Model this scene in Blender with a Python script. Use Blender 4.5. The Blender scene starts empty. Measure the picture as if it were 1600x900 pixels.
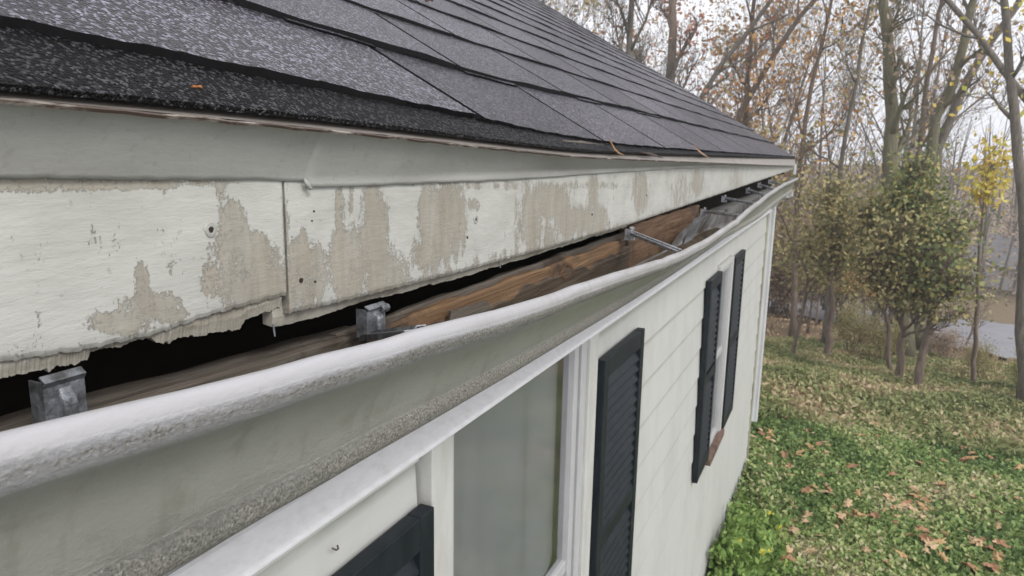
import bpy, bmesh, math, random
import numpy as np
from mathutils import Matrix, Vector
random.seed(11); rng = np.random.default_rng(11)
SC = bpy.context.scene; COL = SC.collection

# ---------------------------------------------------------------- camera
F = 1100.0
_y = np.array([520, 200, -F]); _y /= np.linalg.norm(_y)
_z = np.array([110, 5764, F]); _z /= np.linalg.norm(_z)
_x = np.cross(_y, _z)
RM = np.array([_x, _y, _z])
cam_d = bpy.data.cameras.new('camera'); cam = bpy.data.objects.new('camera', cam_d); COL.objects.link(cam)
cam.matrix_world = Matrix([[*RM[0], 0], [*RM[1], 0], [*RM[2], 0], [0, 0, 0, 1]])
cam_d.sensor_width = 36; cam_d.lens = F / 1600 * 36
cam_d.clip_start = 0.01; cam_d.clip_end = 3000
cam_d.dof.use_dof = True; cam_d.dof.focus_distance = 0.75; cam_d.dof.aperture_fstop = 17
SC.camera = cam
# ---------------------------------------------------------------- light
SUN_EL, SUN_AZ = 40, 118       # degrees; azimuth measured from +Y towards +X
w = bpy.data.worlds.new('World'); SC.world = w; w.use_nodes = True
nt = w.node_tree; nt.nodes.clear()
o_ = nt.nodes.new('ShaderNodeOutputWorld'); bg = nt.nodes.new('ShaderNodeBackground')
sky = nt.nodes.new('ShaderNodeTexSky'); sky.sky_type = 'NISHITA'; sky.sun_disc = False
sky.sun_elevation = math.radians(SUN_EL); sky.sun_rotation = math.radians(SUN_AZ)
sky.air_density = 1.0; sky.dust_density = 4.0
hs = nt.nodes.new('ShaderNodeHueSaturation'); hs.inputs['Saturation'].default_value = 0.16
tc = nt.nodes.new('ShaderNodeTexCoord'); nz = nt.nodes.new('ShaderNodeTexNoise')
nz.inputs['Scale'].default_value = 2.2; nz.inputs['Detail'].default_value = 5
mr = nt.nodes.new('ShaderNodeMapRange'); mr.inputs[1].default_value = .3; mr.inputs[2].default_value = .7
mr.inputs[3].default_value = .82; mr.inputs[4].default_value = 1.14
mp = nt.nodes.new('ShaderNodeMapping'); mp.inputs['Scale'].default_value = (1, 1, 2.5)
# an overcast layer evens the clear sky out: mix the sky with flat cloud grey
mixc = nt.nodes.new('ShaderNodeMixRGB'); mixc.inputs[0].default_value = .72; mixc.inputs[2].default_value = (8.6, 8.7, 9.3, 1)
mulc = nt.nodes.new('ShaderNodeMixRGB'); mulc.blend_type = 'MULTIPLY'; mulc.inputs[0].default_value = 1
nt.links.new(tc.outputs['Generated'], mp.inputs[0]); nt.links.new(mp.outputs[0], nz.inputs['Vector'])
nt.links.new(nz.outputs[0], mr.inputs[0]); nt.links.new(sky.outputs[0], hs.inputs['Color'])
nt.links.new(hs.outputs[0], mixc.inputs[1]); nt.links.new(mixc.outputs[0], mulc.inputs[1]); nt.links.new(mr.outputs[0], mulc.inputs[2])
nt.links.new(mulc.outputs[0], bg.inputs[0]); bg.inputs[1].default_value = 0.115
nt.links.new(bg.outputs[0], o_.inputs[0])
sd = bpy.data.lights.new('sun', 'SUN'); sun = bpy.data.objects.new('sun', sd); COL.objects.link(sun)
sd.energy = 1.5; sd.angle = math.radians(20); sd.color = (1, .97, .93)
_d = Vector((math.sin(math.radians(SUN_AZ)) * math.cos(math.radians(SUN_EL)), math.cos(math.radians(SUN_AZ)) * math.cos(math.radians(SUN_EL)), math.sin(math.radians(SUN_EL))))
sun.rotation_euler = _d.to_track_quat('Z', 'Y').to_euler()
vs = SC.view_settings; vs.view_transform = 'Standard'; vs.look = 'None'; vs.gamma = 1; vs.exposure = 0.58; vs.use_curve_mapping = False
SC.render.engine = 'CYCLES'

# ---------------------------------------------------------------- measuring helpers (photograph survey)
def ray(px, py): return RM @ np.array([px - 800, -(py - 450), -F])
def onx(px, py, X): r = ray(px, py); return r * (X / r[0])
def ony(px, py, Y): r = ray(px, py); return r * (Y / r[1])
def proj(P):
    c = np.asarray(P) @ RM
    return 800 + F * c[..., 0] / -c[..., 2], 450 - F * c[..., 1] / -c[..., 2]
def gz(x, y):
    y = np.asarray(y, float); x = np.asarray(x, float)
    z = -3.6 - .14 * np.clip(y - 12, 0, 34)
    z = z + .05 * np.sin(x * 1.3 + y * .7) * np.clip((y - 7) / 6, 0, 1) + .04 * np.sin(x * 2.9 - y * 1.9)
    return z
def onground(px, py):
    r = ray(px, py); t0 = 0
    for i in range(4000):
        t = (i + 1) * .02 / r[1]; p = r * t
        if p[2] < gz(p[0], p[1]): return np.array([p[0], p[1], float(gz(p[0], p[1]))])
    return p

# ---------------------------------------------------------------- scene helpers
def tag(o, label=None, cat=None, group=None, kind=None):
    if label: o['label'] = label
    if cat: o['category'] = cat
    if group: o['group'] = group
    if kind: o['kind'] = kind
    return o
def empty(name, loc=(0, 0, 0)):
    o = bpy.data.objects.new(name, None); COL.objects.link(o); o.location = loc; o.empty_display_size = .1; return o
def mesh_obj(name, V, Fc, mat, parent=None, smooth=False, off=None):
    """V array (n,3), Fc list of faces or (m,k) array; off = world origin of the object"""
    V = np.asarray(V, float)
    if parent is not None and off is None: off = np.array(parent_world(parent))
    if off is not None: V = V - np.asarray(off)
    me = bpy.data.meshes.new(name)
    if isinstance(Fc, np.ndarray):
        n, k = Fc.shape
        me.vertices.add(len(V)); me.vertices.foreach_set('co', V.astype(np.float32).ravel())
        me.loops.add(n * k); me.loops.foreach_set('vertex_index', Fc.astype(np.int32).ravel())
        me.polygons.add(n); me.polygons.foreach_set('loop_start', np.arange(0, n * k, k, dtype=np.int32))
        me.update(calc_edges=True)
    else:
        me.from_pydata([tuple(v) for v in V], [], [tuple(f) for f in Fc]); me.update()
    if smooth: me.polygons.foreach_set('use_smooth', [True] * len(me.polygons))
    if mat: me.materials.append(mat)
    o = bpy.data.objects.new(name, me); COL.objects.link(o)
    if parent is not None: o.parent = parent
    elif off is not None: o.location = off
    return o
def parent_world(p):
    v = np.zeros(3)
    while p is not None: v += np.array(p.location); p = p.parent
    return v
def attr(o, name, vals):
    a = o.data.attributes.new(name, 'FLOAT', 'POINT'); a.data.foreach_set('value', np.asarray(vals, np.float32))
class MB:
    def __init__(s): s.v = []; s.f = []
    def add(s, V, Fc):
        b = len(s.v); s.v += [tuple(v) for v in V]; s.f += [tuple(i + b for i in f) for f in Fc]
    def box(s, x0, x1, y0, y1, z0, z1, M=None):
        V = [(x, y, z) for x in (x0, x1) for y in (y0, y1) for z in (z0, z1)]
        if M is not None: V = [tuple(M @ Vector(v)) for v in V]
        s.add(V, [(0, 1, 3, 2), (4, 6, 7, 5), (0, 4, 5, 1), (2, 3, 7, 6), (0, 2, 6, 4), (1, 5, 7, 3)])
    def sweep(s, rings, closed=False, caps=False):
        n = len(rings[0]); b = len(s.v)
        for r in rings: s.v += [tuple(p) for p in r]
        for i in range(len(rings) - 1):
            for j in range(n if closed else n - 1):
                k = (j + 1) % n
                s.f.append((b + i * n + j, b + i * n + k, b + (i + 1) * n + k, b + (i + 1) * n + j))
        if caps:
            s.f.append(tuple(b + j for j in range(n))[::-1]); s.f.append(tuple(b + (len(rings) - 1) * n + j for j in range(n)))
    def tube(s, pts, rad, n=6):
        pts = np.asarray(pts, float); m = len(pts)
        T = np.gradient(pts, axis=0); T /= np.linalg.norm(T, axis=1)[:, None] + 1e-9
        ref = np.array([0, 0, 1.]) if abs(T[0][2]) < .8 else np.array([1., 0, 0])
        rings = []
        for i in range(m):
            u = np.cross(T[i], ref); u /= np.linalg.norm(u) + 1e-9; v = np.cross(u, T[i])
            r = rad[i] if hasattr(rad, '__len__') else rad
            rings.append([pts[i] + r * (math.cos(a) * u + math.sin(a) * v) for a in np.linspace(0, 2 * math.pi, n, endpoint=False)])
        s.sweep(rings, closed=True, caps=n > 3)
    def build(s, name, mat, parent=None, smooth=False, bevel=0, off=None):
        o = mesh_obj(name, s.v, s.f, mat, parent, smooth, off)
        if bevel:
            md = o.modifiers.new('bevel', 'BEVEL'); md.width = bevel; md.segments = 2; md.limit_method = 'ANGLE'; md.angle_limit = math.radians(40)
        return o

# ---------------------------------------------------------------- material helpers
class Mat:
    def __init__(s, name, rough=.7, spec=.5, metal=0):
        s.m = bpy.data.materials.new(name); s.m.use_nodes = True; s.t = s.m.node_tree
        s.b = s.t.nodes['Principled BSDF']; s.b.inputs['Roughness'].default_value = rough
        s.b.inputs['Specular IOR Level'].default_value = spec; s.b.inputs['Metallic'].default_value = metal
        s.tc = s.t.nodes.new('ShaderNodeTexCoord')
    def n(s, typ, **kw):
        nd = s.t.nodes.new('ShaderNode' + typ)
        for k, v in kw.items(): setattr(nd, k, v)
        return nd
    def link(s, a, b): s.t.links.new(a, b)
    def pos(s, scale=(1, 1, 1)):
        mp = s.n('Mapping'); mp.inputs['Scale'].default_value = scale
        g = s.n('NewGeometry'); s.link(g.outputs['Position'], mp.inputs[0]); return mp.outputs[0]
    def noise(s, scale, vec=None, detail=4, rough=.6, dist=0):
        nd = s.n('TexNoise'); nd.inputs['Scale'].default_value = scale; nd.inputs['Detail'].default_value = detail
        nd.inputs['Roughness'].default_value = rough; nd.inputs['Distortion'].default_value = dist
        s.link(vec if vec is not None else s.pos(), nd.inputs['Vector']); return nd.outputs[0]
    def vor(s, scale, vec=None, out='Distance', rnd=1.0):
        nd = s.n('TexVoronoi'); nd.inputs['Scale'].default_value = scale; nd.inputs['Randomness'].default_value = rnd
        s.link(vec if vec is not None else s.pos(), nd.inputs['Vector']); return nd.outputs[out]
    def ramp(s, fac, stops, interp='LINEAR'):
        nd = s.n('ValToRGB'); cr = nd.color_ramp; cr.interpolation = interp
        while len(cr.elements) < len(stops): cr.elements.new(.5)
        for e, (p, c) in zip(cr.elements, stops):
            e.position = p; e.color = (*c, 1) if hasattr(c, '__len__') else (c, c, c, 1)
        s.link(fac, nd.inputs[0]); return nd.outputs[0]
    def rng(s, v, a, b, c=0., d=1.):
        nd = s.n('MapRange'); s.link(v, nd.inputs[0])
        for i, q in enumerate((a, b, c, d)): nd.inputs[i + 1].default_value = q
        return nd.outputs[0]
    def math(s, op, a, b=0.):
        nd = s.n('Math', operation=op)
        for i, q in enumerate((a, b)):
            if isinstance(q, (int, float)): nd.inputs[i].default_value = q
            else: s.link(q, nd.inputs[i])
        return nd.outputs[0]
    def mix(s, f, a, b, mode='MIX'):
        nd = s.n('MixRGB', blend_type=mode)
        for i, q in enumerate((f, a, b)):
            if isinstance(q, (int, float)): nd.inputs[i].default_value = q if i == 0 else (q, q, q, 1)
            elif isinstance(q, tuple): nd.inputs[i].default_value = (*q, 1)
            else: s.link(q, nd.inputs[i])
        return nd.outputs[0]
    def attr(s, name): return s.n('Attribute', attribute_name=name).outputs['Fac']
    def col(s, c):
        if isinstance(c, tuple): s.b.inputs['Base Color'].default_value = (*c, 1)
        else: s.link(c, s.b.inputs['Base Color'])
        return s
    def rough(s, r): s.link(r, s.b.inputs['Roughness']); return s
    def bump(s, h, dist=.001, strength=1., prev=None):
        nd = s.n('Bump'); nd.inputs['Distance'].default_value = dist; nd.inputs['Strength'].default_value = strength
        s.link(h, nd.inputs['Height'])
        if prev is not None: s.link(prev, nd.inputs['Normal'])
        s.link(nd.outputs[0], s.b.inputs['Normal']); return nd.outputs[0]

def dirty_paint(name, base, dirt=(.16, .15, .12), amt=.5, scale=9, rough=.5, streak=(1, 1, .25), grain=True):
    M = Mat(name, rough)
    n1 = M.noise(scale, M.pos(streak), 6, .65); n2 = M.noise(scale * 14, None, 3, .6)
    f = M.math('MULTIPLY', M.rng(n1, .42, .75), amt); f2 = M.math('MULTIPLY', M.rng(n2, .58, .74), amt * .5)
    c = M.mix(f, base, dirt); c = M.mix(f2, c, tuple(d * .8 for d in dirt)); M.col(c)
    if grain: M.bump(M.noise(160, M.pos((1, .4, 1)), 4, .7), .0006, .8, M.bump(M.noise(14, M.pos((1, .5, 1)), 3), .003, .5))
    return M

# shingles
def shingle_mat(name, c0, c1, c2, rough, spec, bd=.0022, sc=300):
    M = Mat(name, rough, spec)
    v = M.vor(sc, None, 'Color'); h = M.vor(sc, None, 'Distance')
    val = M.rng(M.noise(900, None, 2), .3, .7)
    sp = M.n('SeparateColor'); M.link(v, sp.inputs[0])
    c = M.ramp(sp.outputs[0], [(0, c0), (.38, c0), (.5, c1), (.72, c1), (.8, c2), (1, tuple(min(x * 1.7, .8) for x in c2))])
    big = M.noise(3.5, M.pos((1, .6, 1)), 5, .6)
    c = M.mix(M.math('MULTIPLY', M.rng(big, .5, .75), .5), c, tuple(x * .55 for x in c1))
    tr = M.attr('tone'); c = M.mix(1.0, c, M.ramp(tr, [(0, .55), (1, 1.3)]), 'MULTIPLY')
    M.col(c)
    b = M.bump(M.math('SUBTRACT', 1, h), bd, 1.); M.bump(M.noise(140, None, 4, .7), .003, .8, b)
    return M
m_shingle = shingle_mat('shingle_granules', (.006, .006, .007), (.021, .019, .025), (.215, .20, .25), .36, .45, .007)
m_starter = shingle_mat('starter_granules_glints', (.003, .003, .003), (.006, .006, .007), (.075, .073, .08), .6, .15, .006, 380)  # lightest granule colour paints in the glints on the black strip
m_edge_slit_shade = Mat('shingle_cut_edge_slit_shade', .9, .2).col((.012, .012, .013)).m

# peeling fascia paint
def fascia_mat():
    M = Mat('peeling_fascia_paint', .6, .35)
    a = M.attr('peel')
    n = M.noise(48, M.pos((1, 1, .7)), 12, .8, .3); n2 = M.noise(34, M.pos((1, 1, .16)), 4, .6)
    t = M.math('ADD', a, M.math('ADD', M.math('MULTIPLY', M.math('SUBTRACT', n, .5), 2.6), M.math('MULTIPLY', M.math('SUBTRACT', n2, .5), 1.5)))
    n3 = M.noise(330, M.pos((1, 1, .8)), 4, .7); t = M.math('ADD', t, M.math('MULTIPLY', M.math('SUBTRACT', n3, .5), 1.3))
    mask = M.rng(t, .46, .60)
    chips = M.math('MULTIPLY', M.rng(M.noise(170, None, 5, .75), .56, .6), M.rng(t, .95, .65)); mask = M.math('MULTIPLY', mask, M.math('SUBTRACT', 1, M.math('MULTIPLY', chips, .9)))
    paint = M.mix(M.rng(M.noise(20, M.pos((1, .5, 1)), 5), .4, .8), (.44, .44, .405), (.34, .34, .31))
    primer = M.mix(M.rng(M.noise(30, M.pos((1, 1, .3)), 5), .3, .75), (.315, .287, .235), (.235, .212, .17))
    speck = M.rng(M.noise(90, None, 3, .5), .67, .71)
    paint = M.mix(M.math('MULTIPLY', speck, .3), paint, (.2, .19, .16))
    c = M.mix(M.math('MULTIPLY', mask, M.rng(M.noise(45, M.pos((1, 1, .2)), 5, .7), .3, .6, .6, 1.)), paint, primer)
    edge = M.math('MULTIPLY', M.rng(t, .46, .50), M.rng(t, .56, .52)); c = M.mix(M.math('MULTIPLY', edge, .2), c, (.5, .5, .47))
    g = M.attr('grime'); c = M.mix(M.math('MULTIPLY', g, M.rng(M.noise(60, None, 6, .7), .25, .6)), c, (.13, .125, .10))
    M.col(c)
    b = M.bump(M.math('SUBTRACT', 1, mask), .0005, .9)
    b = M.bump(M.noise(110, M.pos((1, .22, 1)), 5, .7), .0013, .9, b)
    M.bump(M.noise(18, M.pos((1, .3, 1)), 3), .003, .5, b)
    return M.m
m_fascia = fascia_mat()
m_flash = dirty_paint('painted_flashing', (.32, .322, .298), (.17, .16, .14), .55, 8, .42, (1, .35, 1)).m
def rust_mat():
    M = Mat('rusty_metal_edge', .55, .5)
    f = M.rng(M.noise(55, M.pos((1, .3, 1)), 6, .7), .5, .66)
    c = M.mix(f, (.06, .038, .028), (.32, .29, .25)); M.col(c); M.bump(f, .001, .8); return M.m
m_rust = rust_mat()
m_drip_top = dirty_paint('weathered_drip_flange', (.27, .245, .22), (.12, .10, .08), .6, 12, .45).m

# gutter aluminium paint, dirt bands and painted crease shade follow the bent profile through the 'band' attribute
def gutter_mat():
    M = Mat('gutter_enamel', .38, .5)
    base = M.mix(M.rng(M.noise(7, M.pos((1, .3, 1)), 5), .35, .7), (.275, .275, .25), (.19, .19, .168))
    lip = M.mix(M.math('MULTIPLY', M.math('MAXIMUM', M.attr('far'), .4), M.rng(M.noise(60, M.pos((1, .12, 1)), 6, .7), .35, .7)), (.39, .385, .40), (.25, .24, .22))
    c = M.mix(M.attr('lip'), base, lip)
    n = M.noise(260, M.pos((1, .55, 1)), 6, .75, .6)
    n_b = M.noise(11, M.pos((1, 1, 1)), 4)
    cr = M.attr('crust_crease_shade'); tt = M.math('ADD', M.math('MULTIPLY', cr, .42), M.math('MULTIPLY', n, .62))
    tt = M.math('ADD', tt, M.math('MULTIPLY', M.attr('far'), .07)); mk = M.rng(M.math('ADD', tt, M.math('MULTIPLY', M.math('SUBTRACT', n_b, .5), .35)), .56, .68)
    mk = M.math('MULTIPLY', mk, M.rng(cr, .05, .4))
    dirtc = M.mix(M.rng(M.noise(420, None, 3), .35, .65), (.10, .095, .078), (.42, .40, .355))
    c = M.mix(M.math('MULTIPLY', mk, .85), c, dirtc)
    cs = M.rng(M.noise(30, M.pos((.15, 2.2, .15)), 4, .7), .42, .7)
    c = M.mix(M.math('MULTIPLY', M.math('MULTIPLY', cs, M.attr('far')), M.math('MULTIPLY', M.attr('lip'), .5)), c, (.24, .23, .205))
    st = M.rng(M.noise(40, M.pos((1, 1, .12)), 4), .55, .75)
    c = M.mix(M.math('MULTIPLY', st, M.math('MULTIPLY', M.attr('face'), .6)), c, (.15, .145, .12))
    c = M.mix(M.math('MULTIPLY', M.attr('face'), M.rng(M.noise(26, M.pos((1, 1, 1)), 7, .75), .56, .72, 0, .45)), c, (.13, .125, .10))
    M.col(c)
    M.rough(M.math('ADD', .33, M.math('MULTIPLY', mk, .35)))
    b = M.bump(M.math('MULTIPLY', n, M.math('ADD', M.math('MULTIPLY', cr, 1.), .05)), .007, 1.)
    b = M.bump(M.noise(230, None, 3), .0004, .7, b)
    M.bump(M.noise(9, M.pos((1, .35, 1)), 2), .004, .35, b)
    return M.m
m_gutter = gutter_mat()
def galv():
    M = Mat('galvanised_steel', .38, .5, .75)
    c = M.mix(M.rng(M.noise(60, None, 5, .7), .4, .65), (.55, .57, .60), (.25, .26, .28)); M.col(c)
    M.bump(M.noise(120, None, 4), .0012, .8); return M.m
m_galv = galv()
m_galv_dull = Mat('dull_stained_steel', .5, .5, .7); m_galv_dull.col(m_galv_dull.mix(m_galv_dull.rng(m_galv_dull.noise(70, None, 6, .7), .38, .62), (.27, .285, .31), (.09, .09, .09))); m_galv_dull.bump(m_galv_dull.noise(150, None, 4), .0015, .9); m_galv_dull = m_galv_dull.m
def inner():
    M = Mat('gutter_inside_metal', .5, .5)
    c = M.mix(M.rng(M.noise(14, M.pos((1, .5, 1)), 6, .7), .4, .62), (.30, .30, .30), (.085, .065, .05)); M.col(c)
    M.bump(M.noise(60, None, 4), .001, .6); return M.m
m_inner = inner()
def wood(name, a, b, c_, sc=1., rough=.75):
    M = Mat(name, rough, .3)
    g = M.noise(9 * sc, M.pos((4, .22, 6)), 8, .7, .8); g2 = M.noise(70 * sc, M.pos((2, .06, 3)), 5, .7)
    c = M.ramp(g, [(.3, a), (.5, b), (.68, c_)]); c = M.mix(.55, c, M.ramp(g2, [(.3, .35), (.7, 1.25)]), 'MULTIPLY')
    rot = M.rng(M.noise(7, M.pos((1, .6, 1)), 6, .7), .52, .62); c = M.mix(M.math('MULTIPLY', rot, .85), c, (.045, .032, .022))
    M.col(c); M.bump(g2, .002, 1., M.bump(g, .006, .8)); return M.m
m_wood = wood('rotting_orange_wood', (.06, .036, .022), (.185, .108, .056), (.27, .17, .095))
m_oldwood = wood('weathered_grey_wood', (.05, .042, .034), (.12, .10, .08), (.19, .165, .14))
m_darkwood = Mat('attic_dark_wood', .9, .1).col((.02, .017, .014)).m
m_grain_break = dirty_paint('broken_painted_wood', (.36, .34, .29), (.12, .10, .07), 1., 40, .75, (1, .3, 1)).m

def siding_mat():
    M = Mat('siding_paint', .5)
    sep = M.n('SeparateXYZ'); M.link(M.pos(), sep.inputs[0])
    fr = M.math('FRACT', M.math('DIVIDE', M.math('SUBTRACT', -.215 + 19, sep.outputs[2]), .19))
    ln = M.math('MULTIPLY', M.rng(fr, .17, .03), M.rng(M.noise(12, M.pos((1, .5, 1)), 4), .25, .6, .45, 1.))  # lap shadow line and grime painted into the colour below each lap
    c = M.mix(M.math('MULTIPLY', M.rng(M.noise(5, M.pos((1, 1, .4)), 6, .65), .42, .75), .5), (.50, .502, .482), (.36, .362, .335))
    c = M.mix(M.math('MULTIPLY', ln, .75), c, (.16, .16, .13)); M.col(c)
    M.bump(M.noise(160, M.pos((1, .4, 1)), 4, .7), .0006, .8, M.bump(M.noise(14, M.pos((1, .5, 1)), 3), .003, .5)); return M.m
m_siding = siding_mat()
m_trim = dirty_paint('white_trim_paint', (.72, .72, .745), (.45, .43, .39), .4, 70, .45, (1, .5, 1)).m
m_casing = dirty_paint('window_casing_paint', (.50, .50, .48), (.25, .24, .2), .4, 18, .5).m
m_frame = dirty_paint('window_sash_vinyl', (.42, .42, .43), (.24, .24, .23), .35, 30, .4).m
m_sill = wood('bare_brown_sill', (.10, .06, .045), (.17, .11, .085), (.24, .17, .14))
def shutter_mat():
    M = Mat('dark_blue_shutter_paint', .5, .28)
    c = M.mix(M.rng(M.noise(25, M.pos((1, 1, .4)), 5), .4, .75), (.006, .010, .014), (.016, .021, .026)); M.col(c)
    M.bump(M.noise(120, M.pos((1, 1, .2)), 3), .0008, .7); return M.m
m_shutter = shutter_mat()
m_down = dirty_paint('downspout_enamel', (.66, .67, .69), (.42, .41, .38), .4, 7, .4, (1, 1, .25), False).m
m_cornerpost = dirty_paint('mossy_corner_board', (.34, .34, .25), (.1, .075, .045), .9, 7, .7).m
m_soffit = dirty_paint('soffit_paint', (.34, .335, .32), (.12, .11, .1), .6, 7, .6).m
def glass():
    m = bpy.data.materials.new('window_glass'); m.use_nodes = True; t = m.node_tree; t.nodes.clear()
    o = t.nodes.new('ShaderNodeOutputMaterial'); mx = t.nodes.new('ShaderNodeMixShader')
    tr = t.nodes.new('ShaderNodeBsdfTransparent'); tr.inputs[0].default_value = (.77, .77, .78, 1)
    gl = t.nodes.new('ShaderNodeBsdfGlossy'); gl.inputs['Roughness'].default_value = .09
    fr = t.nodes.new('ShaderNodeLayerWeight'); fr.inputs[0].default_value = .3
    ad = t.nodes.new('ShaderNodeMath'); ad.operation = 'ADD'; ad.inputs[1].default_value = .10; gn = t.nodes.new('ShaderNodeTexNoise'); gn.inputs['Scale'].default_value = 5; gn.inputs['Detail'].default_value = 6; gm = t.nodes.new('ShaderNodeMapRange'); gm.inputs[3].default_value = .02; gm.inputs[4].default_value = .28; tcg = t.nodes.new('ShaderNodeTexCoord'); t.links.new(tcg.outputs['Object'], gn.inputs[0]); t.links.new(gn.outputs[0], gm.inputs[0]); t.links.new(gm.outputs[0], ad.inputs[1]); ad.use_clamp = True
    pw = t.nodes.new('ShaderNodeMath'); pw.operation = 'POWER'; pw.inputs[1].default_value = 2.2; t.links.new(fr.outputs['Facing'], pw.inputs[0]); t.links.new(pw.outputs[0], ad.inputs[0]); t.links.new(ad.outputs[0], mx.inputs[0])
    t.links.new(tr.outputs[0], mx.inputs[1]); t.links.new(gl.outputs[0], mx.inputs[2]); t.links.new(mx.outputs[0], o.inputs[0])
    return m
m_glass = glass()
m_curtain = Mat('sheer_grey_curtain', .9, .1).col((.37, .375, .385)).m

# ================================================================= GROUND
def ground_mat():
    M = Mat('lawn_soil_and_grass', .9, .2)
    sep = M.n('SeparateXYZ'); M.link(M.pos(), sep.inputs[0])
    n = M.noise(.9, None, 6, .7)
    yy = M.math('ADD', sep.outputs[1], M.math('MULTIPLY', M.math('SUBTRACT', n, .5), 3.0))
    far = M.rng(yy, 10.6, 12.2)
    green = M.mix(M.rng(M.noise(6, None, 6, .7), .35, .65), (.07, .105, .035), (.14, .14, .07))
    litter = M.mix(M.rng(M.noise(3, None, 7, .75), .35, .65), (.15, .125, .065), (.24, .17, .11))
    M.col(M.mix(far, green, litter)); M.bump(M.noise(25, None, 6, .7), .04, .8); return M.m
def build_ground():
    ys = np.concatenate([np.arange(-3, 30, .35), np.arange(30, 60, 2), [80, 150, 400, 1500]])
    xs = np.concatenate([[-1500, -300, -80, -40, -20], np.arange(-12, 14, .4), [20, 40, 80, 300, 1500]])
    X, Y = np.meshgrid(xs, ys); Z = gz(X, Y)
    V = np.stack([X, Y, Z], -1).reshape(-1, 3); nx = len(xs)
    I = np.arange(len(ys) - 1)[:, None] * nx + np.arange(nx - 1)[None]
    Fc = np.stack([I, I + 1, I + nx + 1, I + nx], -1).reshape(-1, 4)
    tag(mesh_obj('ground', V, Fc, ground_mat(), smooth=True), kind='structure')
build_ground()
# road: surveyed edges
rn = [onground(*p) for p in ((1229, 493), (1454, 537), (1581, 566))]; rf = [onground(*p) for p in ((1229, 446), (1483, 495), (1588, 510))]
dn = (rn[2] - rn[0]) / (rn[2][0] - rn[0][0]); df = (rf[2] - rf[0]) / (rf[2][0] - rf[0][0])
def road_pt(x, t):
    yn = rn[0][1] + dn[1] * (x - rn[0][0]) ; yf = rf[0][1] + df[1] * (x - rf[0][0])
    yf = max(yf, yn + 3.2); y = yn + (yf - yn) * t
    return (x, y, float(gz(x, y)))
Mr = Mat('wet_asphalt', .42, .5)
Mr.col(Mr.mix(Mr.rng(Mr.noise(1.2, None, 6, .7), .35, .7), (.25, .25, .275), (.16, .16, .175))); Mr.bump(Mr.noise(60, None, 4), .01, .6)
b = MB(); xs = np.arange(-14, 16, .5)
b.sweep([[tuple(np.array(road_pt(x, t)) + [0, 0, .08]) for t in np.linspace(0, 1, 9)] for x in xs])
tag(b.build('road', Mr.m, smooth=True), kind='structure')

# ================================================================= HOUSE
house = empty('house', (-.7, 4.0, -3.6))
tag(house, 'white sided house with dark shingle roof, peeling fascia and sagging gutter', 'house')
WX = -.70; WEND = 8.1; YEND = 8.3; FX = -.50
TH = math.radians(30.6); ct, st_ = math.cos(TH), math.sin(TH)
def sm(t): t = np.clip(t, 0, 1); return t * t * (3 - 2 * t)
def roofbase(y): return .036 - .027 * sm((y - .25) / 1.3)
def rp(y, s, h=0.):   # point on the roof: y along eave, s up the slope, h above the deck
    return (-.478 - s * ct + h * st_, y, roofbase(y) + s * st_ + h * ct)
# ---- siding
b = MB(); CH = .19
def siding(y0, y1, ztop, zbot):
    z = -.215; k = 0
    while z > zbot + 1e-6:
        t = min(z, ztop); bt = max(z - CH, zbot)
        if t > bt + .002:
            def xo(zz): return WX - .010 + .009 * (z - zz) / CH
            b.sweep([[(xo(t), y, t), (xo(bt), y, bt), (WX - .010, y, bt - .0005)] for y in (y0, y1)])
        z -= CH
W1 = (1.10, 2.16); W2 = (4.80, 5.42); ZS = -2.10
siding(-1.5, W1[0], -.2, -3.7); siding(W1[0], W1[1], ZS, -3.7); siding(W1[1], W2[0], -.2, -3.7)
siding(W2[0], W2[1], -.2, -.71); siding(W2[0], W2[1], ZS, -3.7); siding(W2[1], WEND, -.2, -3.7)
b.box(WX - .02, WX - .014, -1.5, W1[0], -3.7, .06)   # backing so that no light enters
b.box(WX - .02, WX - .014, W1[0], W1[1], -3.7, ZS); b.box(WX - .02, WX - .014, W1[0], W1[1], -.55, .06)
b.box(WX - .02, WX - .014, W1[1], W2[0], -3.7, .06); b.box(WX - .02, WX - .014, W2[0], W2[1], -3.7, ZS); b.box(WX - .02, WX - .014, W2[0], W2[1], -.70, .06)
b.box(WX - .02, WX - .014, W2[1], WEND, -3.7, .06)
# gable end wall and back of the house
b.box(-7.0, WX - .022, WEND - .02, WEND, -3.7, .1); b.add([(-7.0, WEND - .01, .1), (WX - .02, WEND - .01, .1), (-3.9, WEND - .01, 1.9)], [(0, 1, 2)])
b.box(-7.02, -7.0, -1.5, WEND, -3.7, .1); b.box(-7.0, WX - .022, -1.52, -1.5, -3.7, .1)
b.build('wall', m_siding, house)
# corner board with moss
b = MB(); b.box(WX - .05, WX + .012, WEND, WEND + .035, -3.65, -.32); b.build('corner_board', m_cornerpost, house, bevel=.003)
# frieze ledge: the bright sloping strip above the windows
b = MB(); ys = np.linspace(-.6, WEND, 60)
b.sweep([[(WX - .001, y, -.514), (WX + .006, y, -.516), (WX + .043, y, -.541), (WX + .047, y, -.545), (WX + .047, y, -.551), (WX - .001, y, -.556)] for y in ys])
b.build('ledge_trim', m_trim, house, smooth=False, bevel=.0015)
# soffit with dark cavity above it
b = MB(); b.box(WX + .004, -.565, -1., YEND - .1, -.318, -.305); b.build('soffit', m_soffit, house)
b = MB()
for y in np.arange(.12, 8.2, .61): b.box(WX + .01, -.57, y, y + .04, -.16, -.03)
b.box(WX + .002, WX + .008, -1.4, WEND, -.30, .06); b.build('rafter_tail', m_darkwood, house)

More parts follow.
